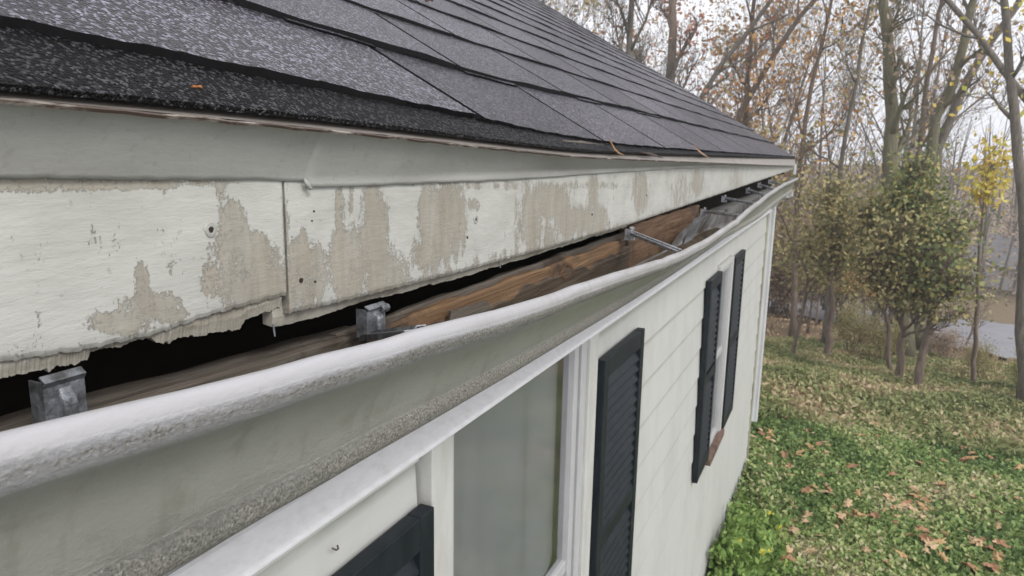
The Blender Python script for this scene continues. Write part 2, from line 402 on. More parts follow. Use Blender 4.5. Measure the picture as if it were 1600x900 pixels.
# ---- fascia boards
def px_field(P, blobs):
    X, Y = proj(P); out = np.zeros(len(P))
    for cx, cy, rx, ry, a in blobs:
        d = ((X - cx) / rx) ** 2 + ((Y - cy) / ry) ** 2
        out = np.maximum(out, a * np.clip(1.2 - .62 * d, 0, 1))
    return out
BL = [(345, 305, 9, 32, .8), (362, 345, 22, 30, .9), (380, 400, 52, 42, 1.0), (395, 450, 60, 45, 1.0), (340, 430, 30, 50, .75), (222, 440, 12, 32, .8),
      (232, 478, 42, 24, .85), (190, 505, 55, 18, .8), (260, 492, 36, 14, .7), (60, 288, 90, 12, .95), (200, 288, 110, 9, .9), (320, 285, 40, 8, .8),
      (468, 420, 16, 55, .75), (500, 425, 22, 50, .8), (478, 470, 30, 30, .6), (531, 335, 8, 48, .8), (545, 410, 40, 60, 1.0), (584, 365, 24, 78, 1.0), (600, 430, 36, 50, .9), (548, 310, 5, 30, .7),
      (668, 340, 14, 60, .9), (690, 350, 22, 65, .9), (715, 345, 14, 62, .85), (672, 400, 30, 30, .7), (740, 320, 30, 10, .5),
      (830, 345, 22, 60, .85), (855, 315, 34, 30, 1.), (845, 370, 40, 28, .7), (890, 345, 30, 28, .8), (927, 300, 9, 30, .8), (928, 345, 22, 28, .95), (1000, 300, 12, 34, .9), (1062, 300, 18, 30, .6), (1090, 285, 10, 24, .8), (1150, 280, 10, 20, .6), (820, 290, 200, 7, .5)]
def topz(y): return -.018
def make_board(name, y0, y1, zb, ny, nz_, lip):
    ys = np.linspace(0, 1, ny) ** (1 if y1 < 1 else 1.8) * (y1 - y0) + y0
    rings = []
    for y in ys:
        zb_ = zb(y); col = []
        for t in np.linspace(0, 1, nz_): col.append((FX, y, .004 + (zb_ - .004) * t))
        col[-1] = (FX - .0012, y, zb_)
        col += [(FX - .006, y, zb_ - .0008), (FX - .018, y, zb_ + .001), (FX - .019, y, .004)]
        rings.append(col)
    m = MB(); m.sweep(rings); n = len(rings[0])
    m.f.append(tuple(range(n))); m.f.append(tuple(len(m.v) - n + j for j in range(n)))
    o = m.build(name, m_fascia, house, smooth=False); P = np.array(m.v)
    pe = px_field(P, BL); zz = np.array([zb(y) for y in P[:, 1]])
    hb = np.clip(1 - (P[:, 2] - zz) / .030, 0, 1); yy = P[:, 1]
    pe = np.maximum(pe, hb * np.where(yy > .54, .58, .15)); pe = np.maximum(pe, .12 * (yy > 1.2))
    seam = np.exp(-((yy - .541) / .006) ** 2); pe = np.maximum(pe, seam * .55)
    attr(o, 'peel', pe)
    gr = np.clip(1 - (P[:, 2] - zz) / .006, 0, 1) * .8 + (P[:, 0] < FX - .004) * .9 + np.exp(-((yy - .541) / .0016) ** 2) * .9
    attr(o, 'grime', np.clip(gr, 0, 1)); return o
def zfun(pts, X):
    q = [onx(a, b_, X) for a, b_ in pts]; Y = [p[1] for p in q]; Z = [p[2] for p in q]
    return lambda y: float(np.interp(y, Y, Z))
zl = zfun([(0, 566), (130, 548), (245, 522), (330, 492), (445, 462)], FX)
def jag(y, a=.0012): return a * (math.sin(y * 310) + math.sin(y * 733 + 1) * .6 + math.sin(y * 1370) * .4)
make_board('fascia_board', -.4, .5395, lambda y: zl(y) + jag(y, .0006), 380, 40, 0)['label'] = 'near fascia board with its rotted lower edge'
zr = zfun([(450, 490), (520, 475), (700, 430), (800, 403), (980, 352), (1170, 288), (1235, 266)], FX)
make_board('fascia_board', .5425, YEND - .02, lambda y: max(min(zr(y), -.1), -.178) + jag(y, .0005), 520, 36, 0)['label'] = 'long fascia board with brown peeling patches'
# broken inner layer under the boards
def under(name, pts_top, pts_bot, X, th, amp):
    qt = zfun(pts_top, X); qb = zfun(pts_bot, X)
    y0 = onx(*pts_bot[0], X)[1]; y1 = onx(*pts_bot[-1], X)[1]
    m = MB(); rings = []; rw = 0.; tooth = 0.
    for i, y in enumerate(np.linspace(y0, y1, 260)):
        rw = rw * .93 + random.gauss(0, 1) * amp * .45; tooth = tooth * .8 if random.random() > .04 else random.uniform(-3.5, 2.) * amp
        zt = qt(y) + .012; zb_ = qb(y) + rw + tooth + jag(y, amp * .15); dx = random.uniform(-1, 1) * .0006
        rings.append([(X + dx, y, zt), (X + .0015 + dx, y, zt * .4 + zb_ * .6), (X + dx - .001, y, zb_), (X - th, y, zb_ + .002), (X - th, y, zt)])
    m.sweep(rings, closed=True, caps=True); return m.build(name, m_grain_break, house)
under('fascia_splinter', [(0, 566), (130, 548), (245, 522), (445, 462)], [(-60, 612), (0, 597), (75, 578), (138, 562), (142, 551), (200, 535), (238, 528), (246, 536), (275, 533), (330, 520), (352, 515), (375, 512), (385, 500), (440, 478)], FX - .006, .012, .0010)
under('fascia_splinter', [(440, 488), (520, 475), (700, 430), (980, 352)], [(425, 512), (440, 511), (480, 500), (560, 474), (605, 462), (700, 437), (820, 403), (980, 355)], FX - .010, .012, .0009)
# nail holes
for (px, py, r) in ((329, 359, .0062), (743, 343, .006), (730, 371, .0022), (925, 335, .003), (1010, 305, .003), (470, 438, .0030), (492, 440, .0014), (490, 330, .0012), (487, 345, .001)):
    c = onx(px, py, FX); m = MB(); N = 20
    def rg(rr, dx): return [(c[0] + dx, c[1] + rr * math.cos(a) * (1 + .12 * math.sin(3 * a)), c[2] + rr * math.sin(a)) for a in np.linspace(0, 2 * math.pi, N, endpoint=False)]
    if r > .005: m.sweep([rg(r * 1.15, .0003), rg(r, .0016), rg(r * .8, .0006), rg(r * .62, .0018), rg(r * .48, .0008), rg(r * .3, .0004)], closed=True, caps=False); hm = m.build('nail_collar', m_fascia, house, smooth=True); attr(hm, 'peel', [.3] * len(m.v)); attr(hm, 'grime', [.35] * len(m.v))
    m = MB(); rr = r * (.42 if r > .005 else .9); m.sweep([[(p[0] + .001, p[1], p[2]) for p in rg(rr, 0)], [(p[0] - .006, p[1], p[2]) for p in rg(rr * .5, 0)]], closed=True, caps=True)
    m.build('nail_hole', Mat('nail_hole_dark', .8, .2).col((.03, .022, .018)).m, house)
# ---- flashing apron in two lapped pieces
de = [onx(*p, -.468) for p in ((-300, 118), (0, 157), (330, 187), (600, 213), (760, 231), (900, 245), (1000, 250), (1100, 254), (1200, 258), (1238, 259))]
def dz(y): return float(np.interp(y, [p[1] for p in de], [p[2] for p in de]))
fbA = zfun([(0, 278), (110, 279), (200, 281), (400, 281), (478, 284)], FX + .003)
fbB = zfun([(476, 293), (560, 291), (700, 285), (820, 280), (900, 274), (1050, 264), (1150, 261), (1230, 257)], FX + .004)
def apron(y0, y1, fb, n):
    m = MB(); rings = []; sy = onx(476, 290, FX)[1]
    for y in np.sort(np.concatenate([np.linspace(0, 1, n) ** 2 * (y1 - y0) + y0, [sy - .0006, sy + .0006]])):
        zt = dz(y); zb_ = fb(y) + jag(y, .0004); c = []
        for t in np.linspace(0, 1, 14):
            z = zt + (zb_ - zt) * t; x = -.468 + (FX + .002 + .468) * min(1, ((zt - z) / (zt + .030)) ** .62) + .0015 * (y > sy)
            x += .0012 * math.sin(y * 19) * t * (1 - t) * 4
            c.append((x, y, z))
        c += [(FX - .001, y, zb_ - .0002)]; rings.append(c)
    m.sweep(rings); return m.build('flashing', m_flash, house, smooth=True)
SY = onx(476, 290, FX)[1]
apron(-.5, YEND, lambda y: fbA(y) if y < SY else fbB(y), 420)
m = MB(); c = onx(480, 288, FX + .006); m.tube([c + [0, -.004, .006], c + [.001, -.002, .001], c + [0.001, .003, -.004], c + [0, .008, -.0045]], [.0012, .0026, .0022, .0008], 7); m.build('flashing_curl', m_flash, house, smooth=True)
# drip edge: rusty hem and flat top flange
m = MB(); rings = []
for y in np.concatenate([np.linspace(-.5, 2, 160), np.linspace(2.05, YEND, 90)]):
    z = dz(y) + jag(y, .0004); rings.append([(-.4655, y, z + .0015), (-.464, y, z), (-.4655, y, z - .0022), (-.469, y, z - .001), (-.469, y, z + .001)])
m.sweep(rings, closed=True, caps=True); m.build('drip_edge_hem', m_rust, house)
m = MB(); rings = []
for y in np.concatenate([np.linspace(-.5, 2, 100), np.linspace(2.05, YEND, 90)]):
    z = dz(y); rings.append([(-.4665, y, z + .0018), (-.482, y, z + .4 * (roofbase(y) - .004 - z)), (-.492, y, roofbase(y) - .003), (-.53, y, roofbase(y) + .012)])
m.sweep(rings); m.build('drip_edge', m_drip_top, house, smooth=True)

# ---- roof
def tab(mt, edge, tone, y0, y1, s0, s1, th, h0, ns=5, nn=6, wav=.0015, ph=0.):
    """one shingle tab: top sheet into mt, cut edges into edge"""
    ys = np.linspace(y0, y1, nn); ss = np.linspace(s0, s1, ns); b0 = len(mt.v)
    tv = random.random()
    for i, y in enumerate(ys):
        for j, s in enumerate(ss):
            lo = 1 - j / (ns - 1)
            hh = h0 + th * (.25 + .75 * lo) + (wav * math.sin(y * 9 + ph) + wav * .6 * math.sin(y * 27 + ph * 2)) * lo
            sx = s + (math.sin(y * 41 + ph) * .0012 + math.sin(y * 13 + ph * 3) * .002) * (j == 0)
            mt.v.append(rp(y, sx, hh)); tone.append(tv)
    for i in range(nn - 1):
        for j in range(ns - 1):
            a = b0 + i * ns + j; mt.f.append((a, a + ns, a + ns + 1, a + 1))
    low = [mt.v[b0 + i * ns] for i in range(nn)]
    rings = [[p, (p[0] - .006 * st_ - .002 * ct, p[1], p[2] - th * ct)] for p in low]; edge.sweep(rings)
    for i in (0, nn - 1):
        side = [mt.v[b0 + i * ns + j] for j in range(ns)]; edge.sweep([[p, (p[0] - th * st_, p[1], p[2] - th * ct)] for p in side])
top = MB(); edge = MB(); tone = []; dbl = MB(); dtone = []
c1y = [onx(*p, -.52) for p in ()]
EXPO = .245; TW = .575
sl1 = .985
def c1s(y): return float(np.interp(y, [.2, .34, .5, .95, 1.83, 3], [.092, .082, .068, .052, .020, .018]))
for r in range(22):
    sbase = r * EXPO + .045
    off = sl1 + (0 if r % 2 == 0 else .30) + (0, .0, .07, -.05, .03, .1, -.08)[r % 7]
    k0 = int((-.6 - off) / TW) - 1; y = off + k0 * TW
    while y < YEND:
        y1 = y + TW
        if r == 0 and y1 < .6: y1 += TW
        if r == 0 and y < -.2: y = y1; continue
        if r == 0 and y < .5: y, y1 = -.6, off
        if True: pass
        a, c_ = max(y + .009, -.6), min(y1 - .009, YEND)
        if a > -.5 and c_ < YEND - .02: edge.sweep([[rp(y1 + u, ss_, .0052 - .003 * (ss_ > sbase + .1)) for u in (-.0095, .0095)] for ss_ in ((c1s(y1) if r == 0 else sbase) + .004, sbase + EXPO + .01)])  # dark floor strip stands in for the shade inside each slit
        if c_ > a + .02:
            jj = random.uniform(-.004, .004)
            # the photographed first courses run slightly out of parallel with the eave
            if r == 0:
                n = 50 if a > .5 else 190; ys = np.linspace(a, c_, n); ns = 8; b0 = len(top.v); tv = random.random()
                for yy in ys:
                    s0 = c1s(yy) + .0015 * math.sin(yy * 60) + .0008 * math.sin(yy * 151) + random.uniform(-.0009, .0009)
                    for j in range(ns):
                        s = s0 + (EXPO + .06 - s0) * j / (ns - 1); lo = 1 - j / (ns - 1)
                        top.v.append(rp(yy, s, .004 + (.0085 if yy < 1 else .006) * lo + .001 * math.sin(yy * 14) * lo)); tone.append(tv)
                for i in range(n - 1):
                    for j in range(ns - 1):
                        q = b0 + i * ns + j; top.f.append((q, q + ns, q + ns + 1, q + 1))
                low = [top.v[b0 + i * ns] for i in range(n)]; edge.sweep([[p, (p[0] - .008, p[1], p[2] - (.011 if p[1] < .8 else .007))] for p in low])
                for i in (0, n - 1): edge.sweep([[p, (p[0] - .004, p[1], p[2] - .007)] for p in [top.v[b0 + i * ns + j] for j in range(ns)]])
            else:
                tab(top, edge, tone, a, c_, sbase + jj, sbase + EXPO + .05, .011, .004, ph=r * 1.7 + k0)
                if random.random() < .8:   # laminated second layer peeping out below
                    u0 = random.uniform(a, c_ - .25); u1 = min(u0 + random.uniform(.15, .4), c_)
                    tab(top, edge, tone, u0, u1, sbase + jj - .013, sbase + .05, .005, .0035, ns=3, nn=5, wav=.0006, ph=r)
        y = y1
o = top.build('shingles', m_shingle.m, house, smooth=True); attr(o, 'tone', tone)
edge.build('shingle_edge_slit_shade', m_edge_slit_shade, house)
m = MB(); rings = []; 
for y in np.concatenate([np.linspace(-.6, 2, 90), np.linspace(2.1, YEND, 60)]):
    rings.append([rp(y, .0, -.004), rp(y, .0, .001 + .0006 * math.sin(y * 90)), rp(y, .03, .0035), rp(y, .08, .004), rp(y, .16, .004)])
m.sweep(rings); o = m.build('starter_strip', m_starter.m, house); attr(o, 'tone', [.5] * len(m.v))
# roof deck and far slope
m = MB(); rings = [[rp(y, .02, -.018), rp(y, .02, -.001), rp(y, 4.05, .0), rp(y, 4.05, -.018)] for y in (-.6, 2.0, YEND - .01)]; m.sweep(rings, closed=True, caps=True); rr_ = rp(0, 4.06, .012)
m.sweep([[(rr_[0], y, rr_[2]), (rr_[0] - 3.5, y, rr_[2] - 2.15)] for y in (-.6, YEND)])
m.build('roof_deck', m_oldwood, house)
m = MB(); m.box(0, .03, 0, 1, 0, 1)
m = MB(); m.sweep([[rp(y, s, -.14), rp(y, s, -.012)] + [rp(y + .03, s, -.012), rp(y + .03, s, -.14)] for s in (.05, 4.0) for y in (YEND - .035,)], closed=True, caps=True); m.build('rake_board', m_trim, house)

# ---- exposed rotten sub-fascia behind the gutter
def plank(y0, y1, X, th, zt, zb, n, amp, mat, name='sub_fascia'):
    m = MB(); rings = []
    for y in np.linspace(y0, y1, n):
        a = amp * (math.sin(y * 23) + .5 * math.sin(y * 61 + 2)); t_ = zt(y) + a * .6
        rings.append([(X - th, y, t_ + a), (X - .004, y, t_ + .001), (X, y, t_ - .003), (X + a, y, t_ * .6 + zb * .4), (X, y, zb)])
    m.sweep(rings, caps=True); return m.build(name, mat, house)
plank(-.3, .72, -.525, .045, zfun([(100, 655), (400, 568), (620, 505)], -.525), -.31, 60, .0007, m_oldwood)['label'] = 'grey weathered stretch of the exposed board'
plank(.70, 1.86, -.521, .012, zfun([(600, 512), (650, 492), (980, 372)], -.521), -.31, 90, .0018, m_wood)['label'] = 'orange bare wood board behind the gutter'
plank(.66, 2.6, -.534, .014, zfun([(600, 492), (980, 359), (1050, 342)], -.548), -.31, 80, .0010, m_oldwood)
plank(1.9, 2.95, -.521, .03, lambda y: -.19, -.31, 50, .0025, wood('damp_brown_wood', (.05, .03, .02), (.14, .08, .045), (.22, .14, .09)))
_zo = zfun([(600, 512), (650, 492), (980, 372)], -.521)
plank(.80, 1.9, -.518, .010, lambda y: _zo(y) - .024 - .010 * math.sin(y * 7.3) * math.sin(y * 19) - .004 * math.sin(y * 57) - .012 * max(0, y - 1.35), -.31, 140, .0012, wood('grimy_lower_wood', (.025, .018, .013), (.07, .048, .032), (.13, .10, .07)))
# knot hole, broken flap, spilled debris
c = onx(885, 424, -.519); m = MB()
m.sweep([[(c[0] + dx, c[1] + r * 1.9 * math.cos(a) * (1 + .2 * math.sin(2 * a + 1)), c[2] + r * math.sin(a) * (1 + .15 * math.cos(3 * a))) for a in np.linspace(0, 2 * math.pi, 16, endpoint=False)] for dx, r in ((.0, .019), (.004, .014), (.0, .009), (-.012, .004))], closed=True)
m.build('knot_hole', wood('knot_wood', (.03, .015, .01), (.10, .05, .025), (.2, .1, .05)), house, smooth=True)
m = MB(); q = [onx(*p, -.505) for p in ((702, 503), (705, 487), (722, 483), (762, 470), (768, 486), (740, 500))]
m.add([p for p in q] + [p + np.array([-.006, .004, 0]) for p in q], [tuple(range(6)), tuple(range(11, 5, -1))] + [(i, (i + 1) % 6, 6 + (i + 1) % 6, 6 + i) for i in range(6)])
m.build('wood_flap', m_oldwood, house)
for (px, py) in ((428, 515), (781, 412)):
    m = MB(); c = onx(px, py, -.508); m.tube([c + [0, 0, .006], c, c + [.001, 0, -.007]], [.0012, .001, .0007], 6)
    m.build('hanging_nail', m_galv, house)

# ================================================================= GUTTER
LIPS = [(-260, 748), (-120, 711), (0, 680), (169, 640), (296, 611), (422, 579), (500, 556), (600, 532), (658, 514), (779, 486), (900, 451), (967, 427), (1020, 411), (1067, 394), (1100, 379), (1122, 366), (1149, 345), (1172, 326)]
PB = np.array([-.492, -.298])        # pivot: bottom back corner
LV = np.array([-.366, -.142]) - PB   # lip vector at rest
def rot(v, a): return np.array([v[0] * math.cos(a) + v[1] * math.sin(a), -v[0] * math.sin(a) + v[1] * math.cos(a)])
GY, GA, GD = [], [], []
for p in LIPS:
    r = ray(*p); lo, hi = -.25, 1.0
    for _ in range(50):
        a = (lo + hi) / 2; L = PB + rot(LV, a); zray = L[0] / r[0] * r[2]
        if L[1] > zray: lo = a
        else: hi = a
    a = max(a, -.05); L = PB + rot(LV, a); GY.append(L[0] / r[0] * r[1]); GA.append(a); GD.append((0, 0))
for (px, py, Y) in ((1203, 300, 4.3), (1224, 287, 5.6), (1247, 277, 8.0)):
    L = ony(px, py, Y); d = np.array([L[0], L[2]]) - (PB + LV); GY.append(Y); GA.append(0.0); GD.append(tuple(d))
GY, GA, GD = map(np.array, (GY, GA, GD))
idx = np.argsort(GY); GY, GA, GD = GY[idx], GA[idx], GD[idx]
print('gutter', np.round(GY, 2), np.round(GA, 2), np.round(GD, 3).tolist())
def gpt(y, v):   # gutter local (x from back, z from bottom) -> world
    a = np.interp(y, GY, GA); d = (np.interp(y, GY, GD[:, 0]), np.interp(y, GY, GD[:, 1]))
    p = PB + rot(np.array(v), a); return (p[0] + d[0], y, p[1] + d[1])
# profile: (x, z, lip, crust, face)
PR = [(.004, .0, 0, .2, 0), (.04, .0, 0, .2, 0), (.072, .0005, 0, .4, .2), (.080, .003, 0, .9, 0), (.0855, .009, 0, 1, 0), (.0875, .016, 0, 1, 0), (.0862, .023, 0, .95, 0), (.0835, .029, 0, .8, 0), (.0805, .0315, 0, .7, 1),  # crust value at the crease also paints in its shadow line
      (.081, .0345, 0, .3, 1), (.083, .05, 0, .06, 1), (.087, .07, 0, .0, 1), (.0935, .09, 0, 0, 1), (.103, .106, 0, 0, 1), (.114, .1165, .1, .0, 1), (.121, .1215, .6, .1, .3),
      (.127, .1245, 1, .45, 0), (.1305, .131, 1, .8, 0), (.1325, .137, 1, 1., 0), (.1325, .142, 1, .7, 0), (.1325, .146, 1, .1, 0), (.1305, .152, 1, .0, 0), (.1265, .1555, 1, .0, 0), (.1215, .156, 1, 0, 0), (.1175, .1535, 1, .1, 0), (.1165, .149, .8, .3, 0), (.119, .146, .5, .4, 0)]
def gutter_ys(): return np.concatenate([np.linspace(-.3, 1.2, 170), np.linspace(1.21, 3.5, 120), np.linspace(3.55, 8.0, 70)])
gut = empty('gutter', (0, 0, 0)); gut.parent = house; gut.location = np.array([-.42, 4., -.3]) - np.array(house.location)
gut['label'] = 'long sagging painted metal gutter pulled loose from its fascia'
m = MB(); A = [[], [], []]; FARV = []; ys = gutter_ys()
for y in ys:
    ring = []
    for (x, z, l, c_, f_) in PR:
        wob = .0012 * math.sin(y * 6.3 + z * 30) + .0006 * math.sin(y * 17) + .0028 * math.exp(-((y - 1.42) / .035) ** 2) - .003 * math.exp(-((y - .93) / .05) ** 2) + .004 * math.exp(-((y - 2.5) / .05) ** 2)
        ring.append(gpt(y, (x + wob * (z / .15), z)))
        dirty = 1 if y > .18 else .5
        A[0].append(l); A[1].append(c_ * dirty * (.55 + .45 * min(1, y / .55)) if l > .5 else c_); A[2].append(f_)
    m.v += ring; FARV += [min(1, max(0, (y - .5) / .5))] * len(PR)
n = len(PR)
for i in range(len(ys) - 1):
    for j in range(n - 1): m.f.append((i * n + j, i * n + j + 1, (i + 1) * n + j + 1, (i + 1) * n + j))
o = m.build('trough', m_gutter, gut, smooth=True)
for k, nm in enumerate(('lip', 'crust_crease_shade', 'face')): attr(o, nm, A[k])
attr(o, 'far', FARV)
sd_ = o.modifiers.new('solid', 'SOLIDIFY'); sd_.thickness = .0011; sd_.offset = 1
# floor and back inside
m = MB(); rings = []
for y in ys:
    bt = .012 if y < 2.25 else .085
    if 2.25 < y < 2.4: bt = .065 + .02 * (y - 2.25) / .15
    rings.append([gpt(y, (.0035, bt)), gpt(y, (.0035, .02 if bt > .02 else .006)), gpt(y, (.008, .0022)), gpt(y, (.03, .0028)), gpt(y, (.078, .0032)), gpt(y, (.082, .012)), gpt(y, (.080, .034))])
m.sweep(rings); m.build('trough_lining', m_inner, gut, smooth=True)
# overlapping joint seen at the bend
m = MB(); rings = []
for y in (2.45, 2.5, 2.62):
    rings.append([gpt(y, (.002, .10)), gpt(y, (.006, .03)), gpt(y, (.012, .006)), gpt(y, (.06, .006)), gpt(y, (.085, .012)), gpt(y, (.088, .05))])
m.sweep(rings); m.build('joint_sleeve', m_galv, gut, smooth=True)
m = MB(); y = 7.995; m.add([gpt(y, (p[0], p[1])) for p in PR[:23]] + [gpt(y, (.0, .12))], [tuple(range(24))]); m.build('end_cap', m_gutter, gut)
m = MB(); c = ony(1243, 262, 8.0); m.box(c[0] - .012, c[0] + .012, 7.97, 7.985, c[2] - .07, c[2] + .03); m.build('end_strap', m_down, gut)
# leaf dirt lying in the trough
Md = Mat('gutter_silt', .95, .1); Md.col(Md.mix(Md.rng(Md.noise(40, None, 5), .3, .7), (.03, .022, .016), (.11, .085, .06))); Md.bump(Md.noise(120, None, 5, .7), .006, 1)
m = MB(); rings = []
for y in np.linspace(.2, 3.2, 150):
    rings.append([gpt(y, (x, .0045 + .010 * max(0, math.sin(y * 5) * .5 + .3) * math.exp(-((x - .03) / .03) ** 2) + random.uniform(0, .0012))) for x in np.linspace(.005, .078, 9)])
m.sweep(rings); m.build('silt', Md.m, gut, smooth=True)
# hangers: fascia plate + strap to the lip
def lip_from_px(px, py):
    best = None
    for y in np.linspace(.1, 8, 1600):
        p = gpt(y, (.117, .150)); X, Y = proj(np.array(p)); d = abs(X - px)
        if best is None or d < best[0]: best = (d, p)
    return np.array(best[1])
HG = [((97, 590), None, .030, .048), ((586, 480), (660, 514), .037, .034), ((987, 357), (1063, 393), .03, .03), ((1101, 326), (1155, 343), .028, .03), ((1133, 306), (1179, 317), .028, .03), ((1170, 294), (1196, 300), .028, .03), ((1188, 286), (1210, 292), .028, .03), ((1204, 281), (1222, 286), .028, .03)]
hang = []
for (pp, lp, w_, h_) in HG:
    c = onx(*pp, FX + .008)
    if lp is None: L = np.array(gpt(c[1] + .0, (.117, .150)))
    else: L = lip_from_px(*lp)
    hg = MB(); y0, y1 = c[1] - w_ / 2, c[1] + w_ / 2; zt = c[2]; X = FX + .008
    # plate with folded rib and rolled top edge
    prof = [(y0, 0), (y0 + w_ * .36, 0), (y0 + w_ * .40, .006), (y0 + w_ * .44, .008), (y0 + w_ * .60, .008), (y0 + w_ * .64, .006), (y0 + w_ * .68, 0), (y1, 0)]
    rings = []
    for k in range(14):
        t = k / 13; z = zt - h_ * t; fade = 0 if t < .2 else min(1, (t - .2) / .12)
        rings.append([(X + d * fade + (.003 if k == 0 else 0), y, z) for (y, d) in prof])
    rings.insert(0, [(X - .002, y, zt + .003) for (y, d) in prof])
    hg.sweep(rings)
    hg.add([(X, y0, zt), (X - .014, y0, zt), (X - .014, y0, zt - h_), (X, y0, zt - h_)], [(0, 1, 2, 3)])   # side return
    if w_ > .035:
        rr = [(X + .004 + .0035 * math.cos(a), zt - .003 + .0035 * math.sin(a)) for a in np.linspace(-1.2, 3.2, 9)]
        hg.sweep([[(q[0], y, q[1]) for q in rr] for y in (y0 + w_ * .62, y1)])
    # strap: channel section
    a = np.array([X, c[1], zt - (h_ if w_ > .035 else .010)]); bvec = L - a; n_ = np.cross(bvec, [0, 0, 1]); n_ /= np.linalg.norm(n_); hw = w_ * .5
    rings = []
    for t in np.linspace(0, 1, 8):
        q = a + bvec * t; wd = hw * (1 - .15 * t) if w_ > .035 else hw * .5
        rings.append([q + n_ * wd + [0, 0, -.006], q + n_ * wd, q + n_ * wd * .35 + [0, 0, .0005], q + n_ * wd * .25 + [0, 0, .004], q - n_ * wd * .25 + [0, 0, .004], q - n_ * wd * .35 + [0, 0, .0005], q - n_ * wd, q - n_ * wd + [0, 0, -.006]])
    if lp is not None: hg.sweep(rings)
    o = hg.build('gutter_hanger', m_galv_dull if w_ > .029 and pp[0] < 700 else m_galv, gut); sm_ = o.modifiers.new('s', 'SOLIDIFY'); sm_.thickness = .0016
# downspout at the far corner
m = MB(); d0 = ony(1207, 330, 8.2); x0 = d0[0]; zb = ony(1179, 657, 8.2)[2]; hw = .032
def ds_ring(x, y, z, tilt=0):
    pts = []
    for (u, v) in ((-1, -1), (-.5, -1), (-.4, -.88), (.4, -.88), (.5, -1), (1, -1), (1, 1), (.5, 1), (.4, .88), (-.4, .88), (-.5, 1), (-1, 1)): pts.append((x + u * hw, y + v * hw * 1.2, z + tilt * u))
    return pts
xg = gpt(7.9, (.06, 0)); m.sweep([ds_ring(xg[0], 7.9, xg[2] + .01), ds_ring(xg[0], 7.92, xg[2] - .05, .01), ds_ring(x0 + .06, 8.1, -.42, .03), ds_ring(x0, 8.2, -.52, .01), ds_ring(x0, 8.2, -.6), ds_ring(x0, 8.2, -1.5), ds_ring(x0, 8.2, zb)], closed=True)
ds = m.build('downspout', m_down, house); ds['label'] = 'white downspout that stops short above the lawn'
md = ds.modifiers.new('s', 'SOLIDIFY'); md.thickness = .001

# ================================================================= WINDOWS, SHUTTERS
def window(y0, y1, zt, zb, cl, cr_, label, hd=.035):
    """y0..y1 casing outer edges, glass between y0+cl and y1-cr_"""
    wd = empty('window'); wd.parent = house; wd.location = np.array([WX, (y0 + y1) / 2, zb]) - np.array(house.location); wd['label'] = label
    g0, g1 = y0 + cl, y1 - cr_
    m = MB()
    m.box(WX - .02, WX + .024, y0, y0 + cl * .72, zb, zt); m.box(WX - .02, WX + .024, y1 - cr_ * .45, y1, zb, zt)
    m.box(WX - .02, WX + .022, y0 + cl * .72 + .0005, y1 - cr_ * .45 - .0005, zt - hd, zt - .001)
    m.build('casing', m_casing, wd, bevel=.003)
    m = MB()
    m.box(WX - .03, WX + .008, y0 + cl * .72 + .001, g0, zb + .02, zt - hd - .001); m.box(WX - .03, WX + .008, g1, g1 + cr_ * .2, zb + .02, zt - hd - .001)
    m.box(WX - .03, WX + .013, g1 + cr_ * .27, y1 - cr_ * .45 - .001, zb + .02, zt - hd - .001)
    m.box(WX - .03, WX + .004, g0, g1, zt - hd * 2.1, zt - hd - .002); m.box(WX - .03, WX + .006, g0, g1, zb + .02, zb + .065)
    mid = (zt + zb) / 2; m.box(WX - .028, WX + .002, g0, g1, mid - .02, mid + .02)
    m.build('frame', m_frame, wd, bevel=.002)
    m = MB(); m.add([(WX - .012, g0 - .004, zb + .06), (WX - .012, g1 + .004, zb + .06), (WX - .012, g1 + .004, zt - hd * 2), (WX - .012, g0 - .004, zt - hd * 2)], [(0, 1, 2, 3)]); m.build('pane', m_glass, wd)
    m = MB(); rings = []
    for y in np.linspace(g0 - .25, g1 + .9, 220): rings.append([(WX - .044 + .012 * math.sin(y * 17 + 1.9 * math.sin(y * 7)) + .002 * math.sin(y * 43 + 3 * math.sin(y * 5)), y, z) for z in (zt, zb)])
    m.sweep(rings); m.build('curtain', m_curtain, wd, smooth=True)
    m = MB(); X0_ = WX - .021
    ya, yb = y0 - .3, y1 + .95; m.add([(X0_, ya, zb), (X0_, yb, zb), (X0_, yb, zt), (X0_, ya, zt), (X0_ - .5, ya, zb), (X0_ - .5, yb, zb), (X0_ - .5, yb, zt), (X0_ - .5, ya, zt)], [(0, 1, 5, 4), (1, 2, 6, 5), (2, 3, 7, 6), (3, 0, 4, 7), (4, 5, 6, 7)])
    m.build('room_box', m_darkwood, wd)
    m = MB(); m.box(WX - .02, WX + .05, y0 - .01, y1 + .01, zb - .03, zb + .018); m.build('sill', m_sill, wd, bevel=.003)
window(W1[0] + .01, W1[1], -.535, ZS, .115, .185, 'large near window with grey curtain under the ledge', .009)
window(W2[0], W2[1], -.715, ZS, .06, .12, 'narrow far window with bare brown sill')
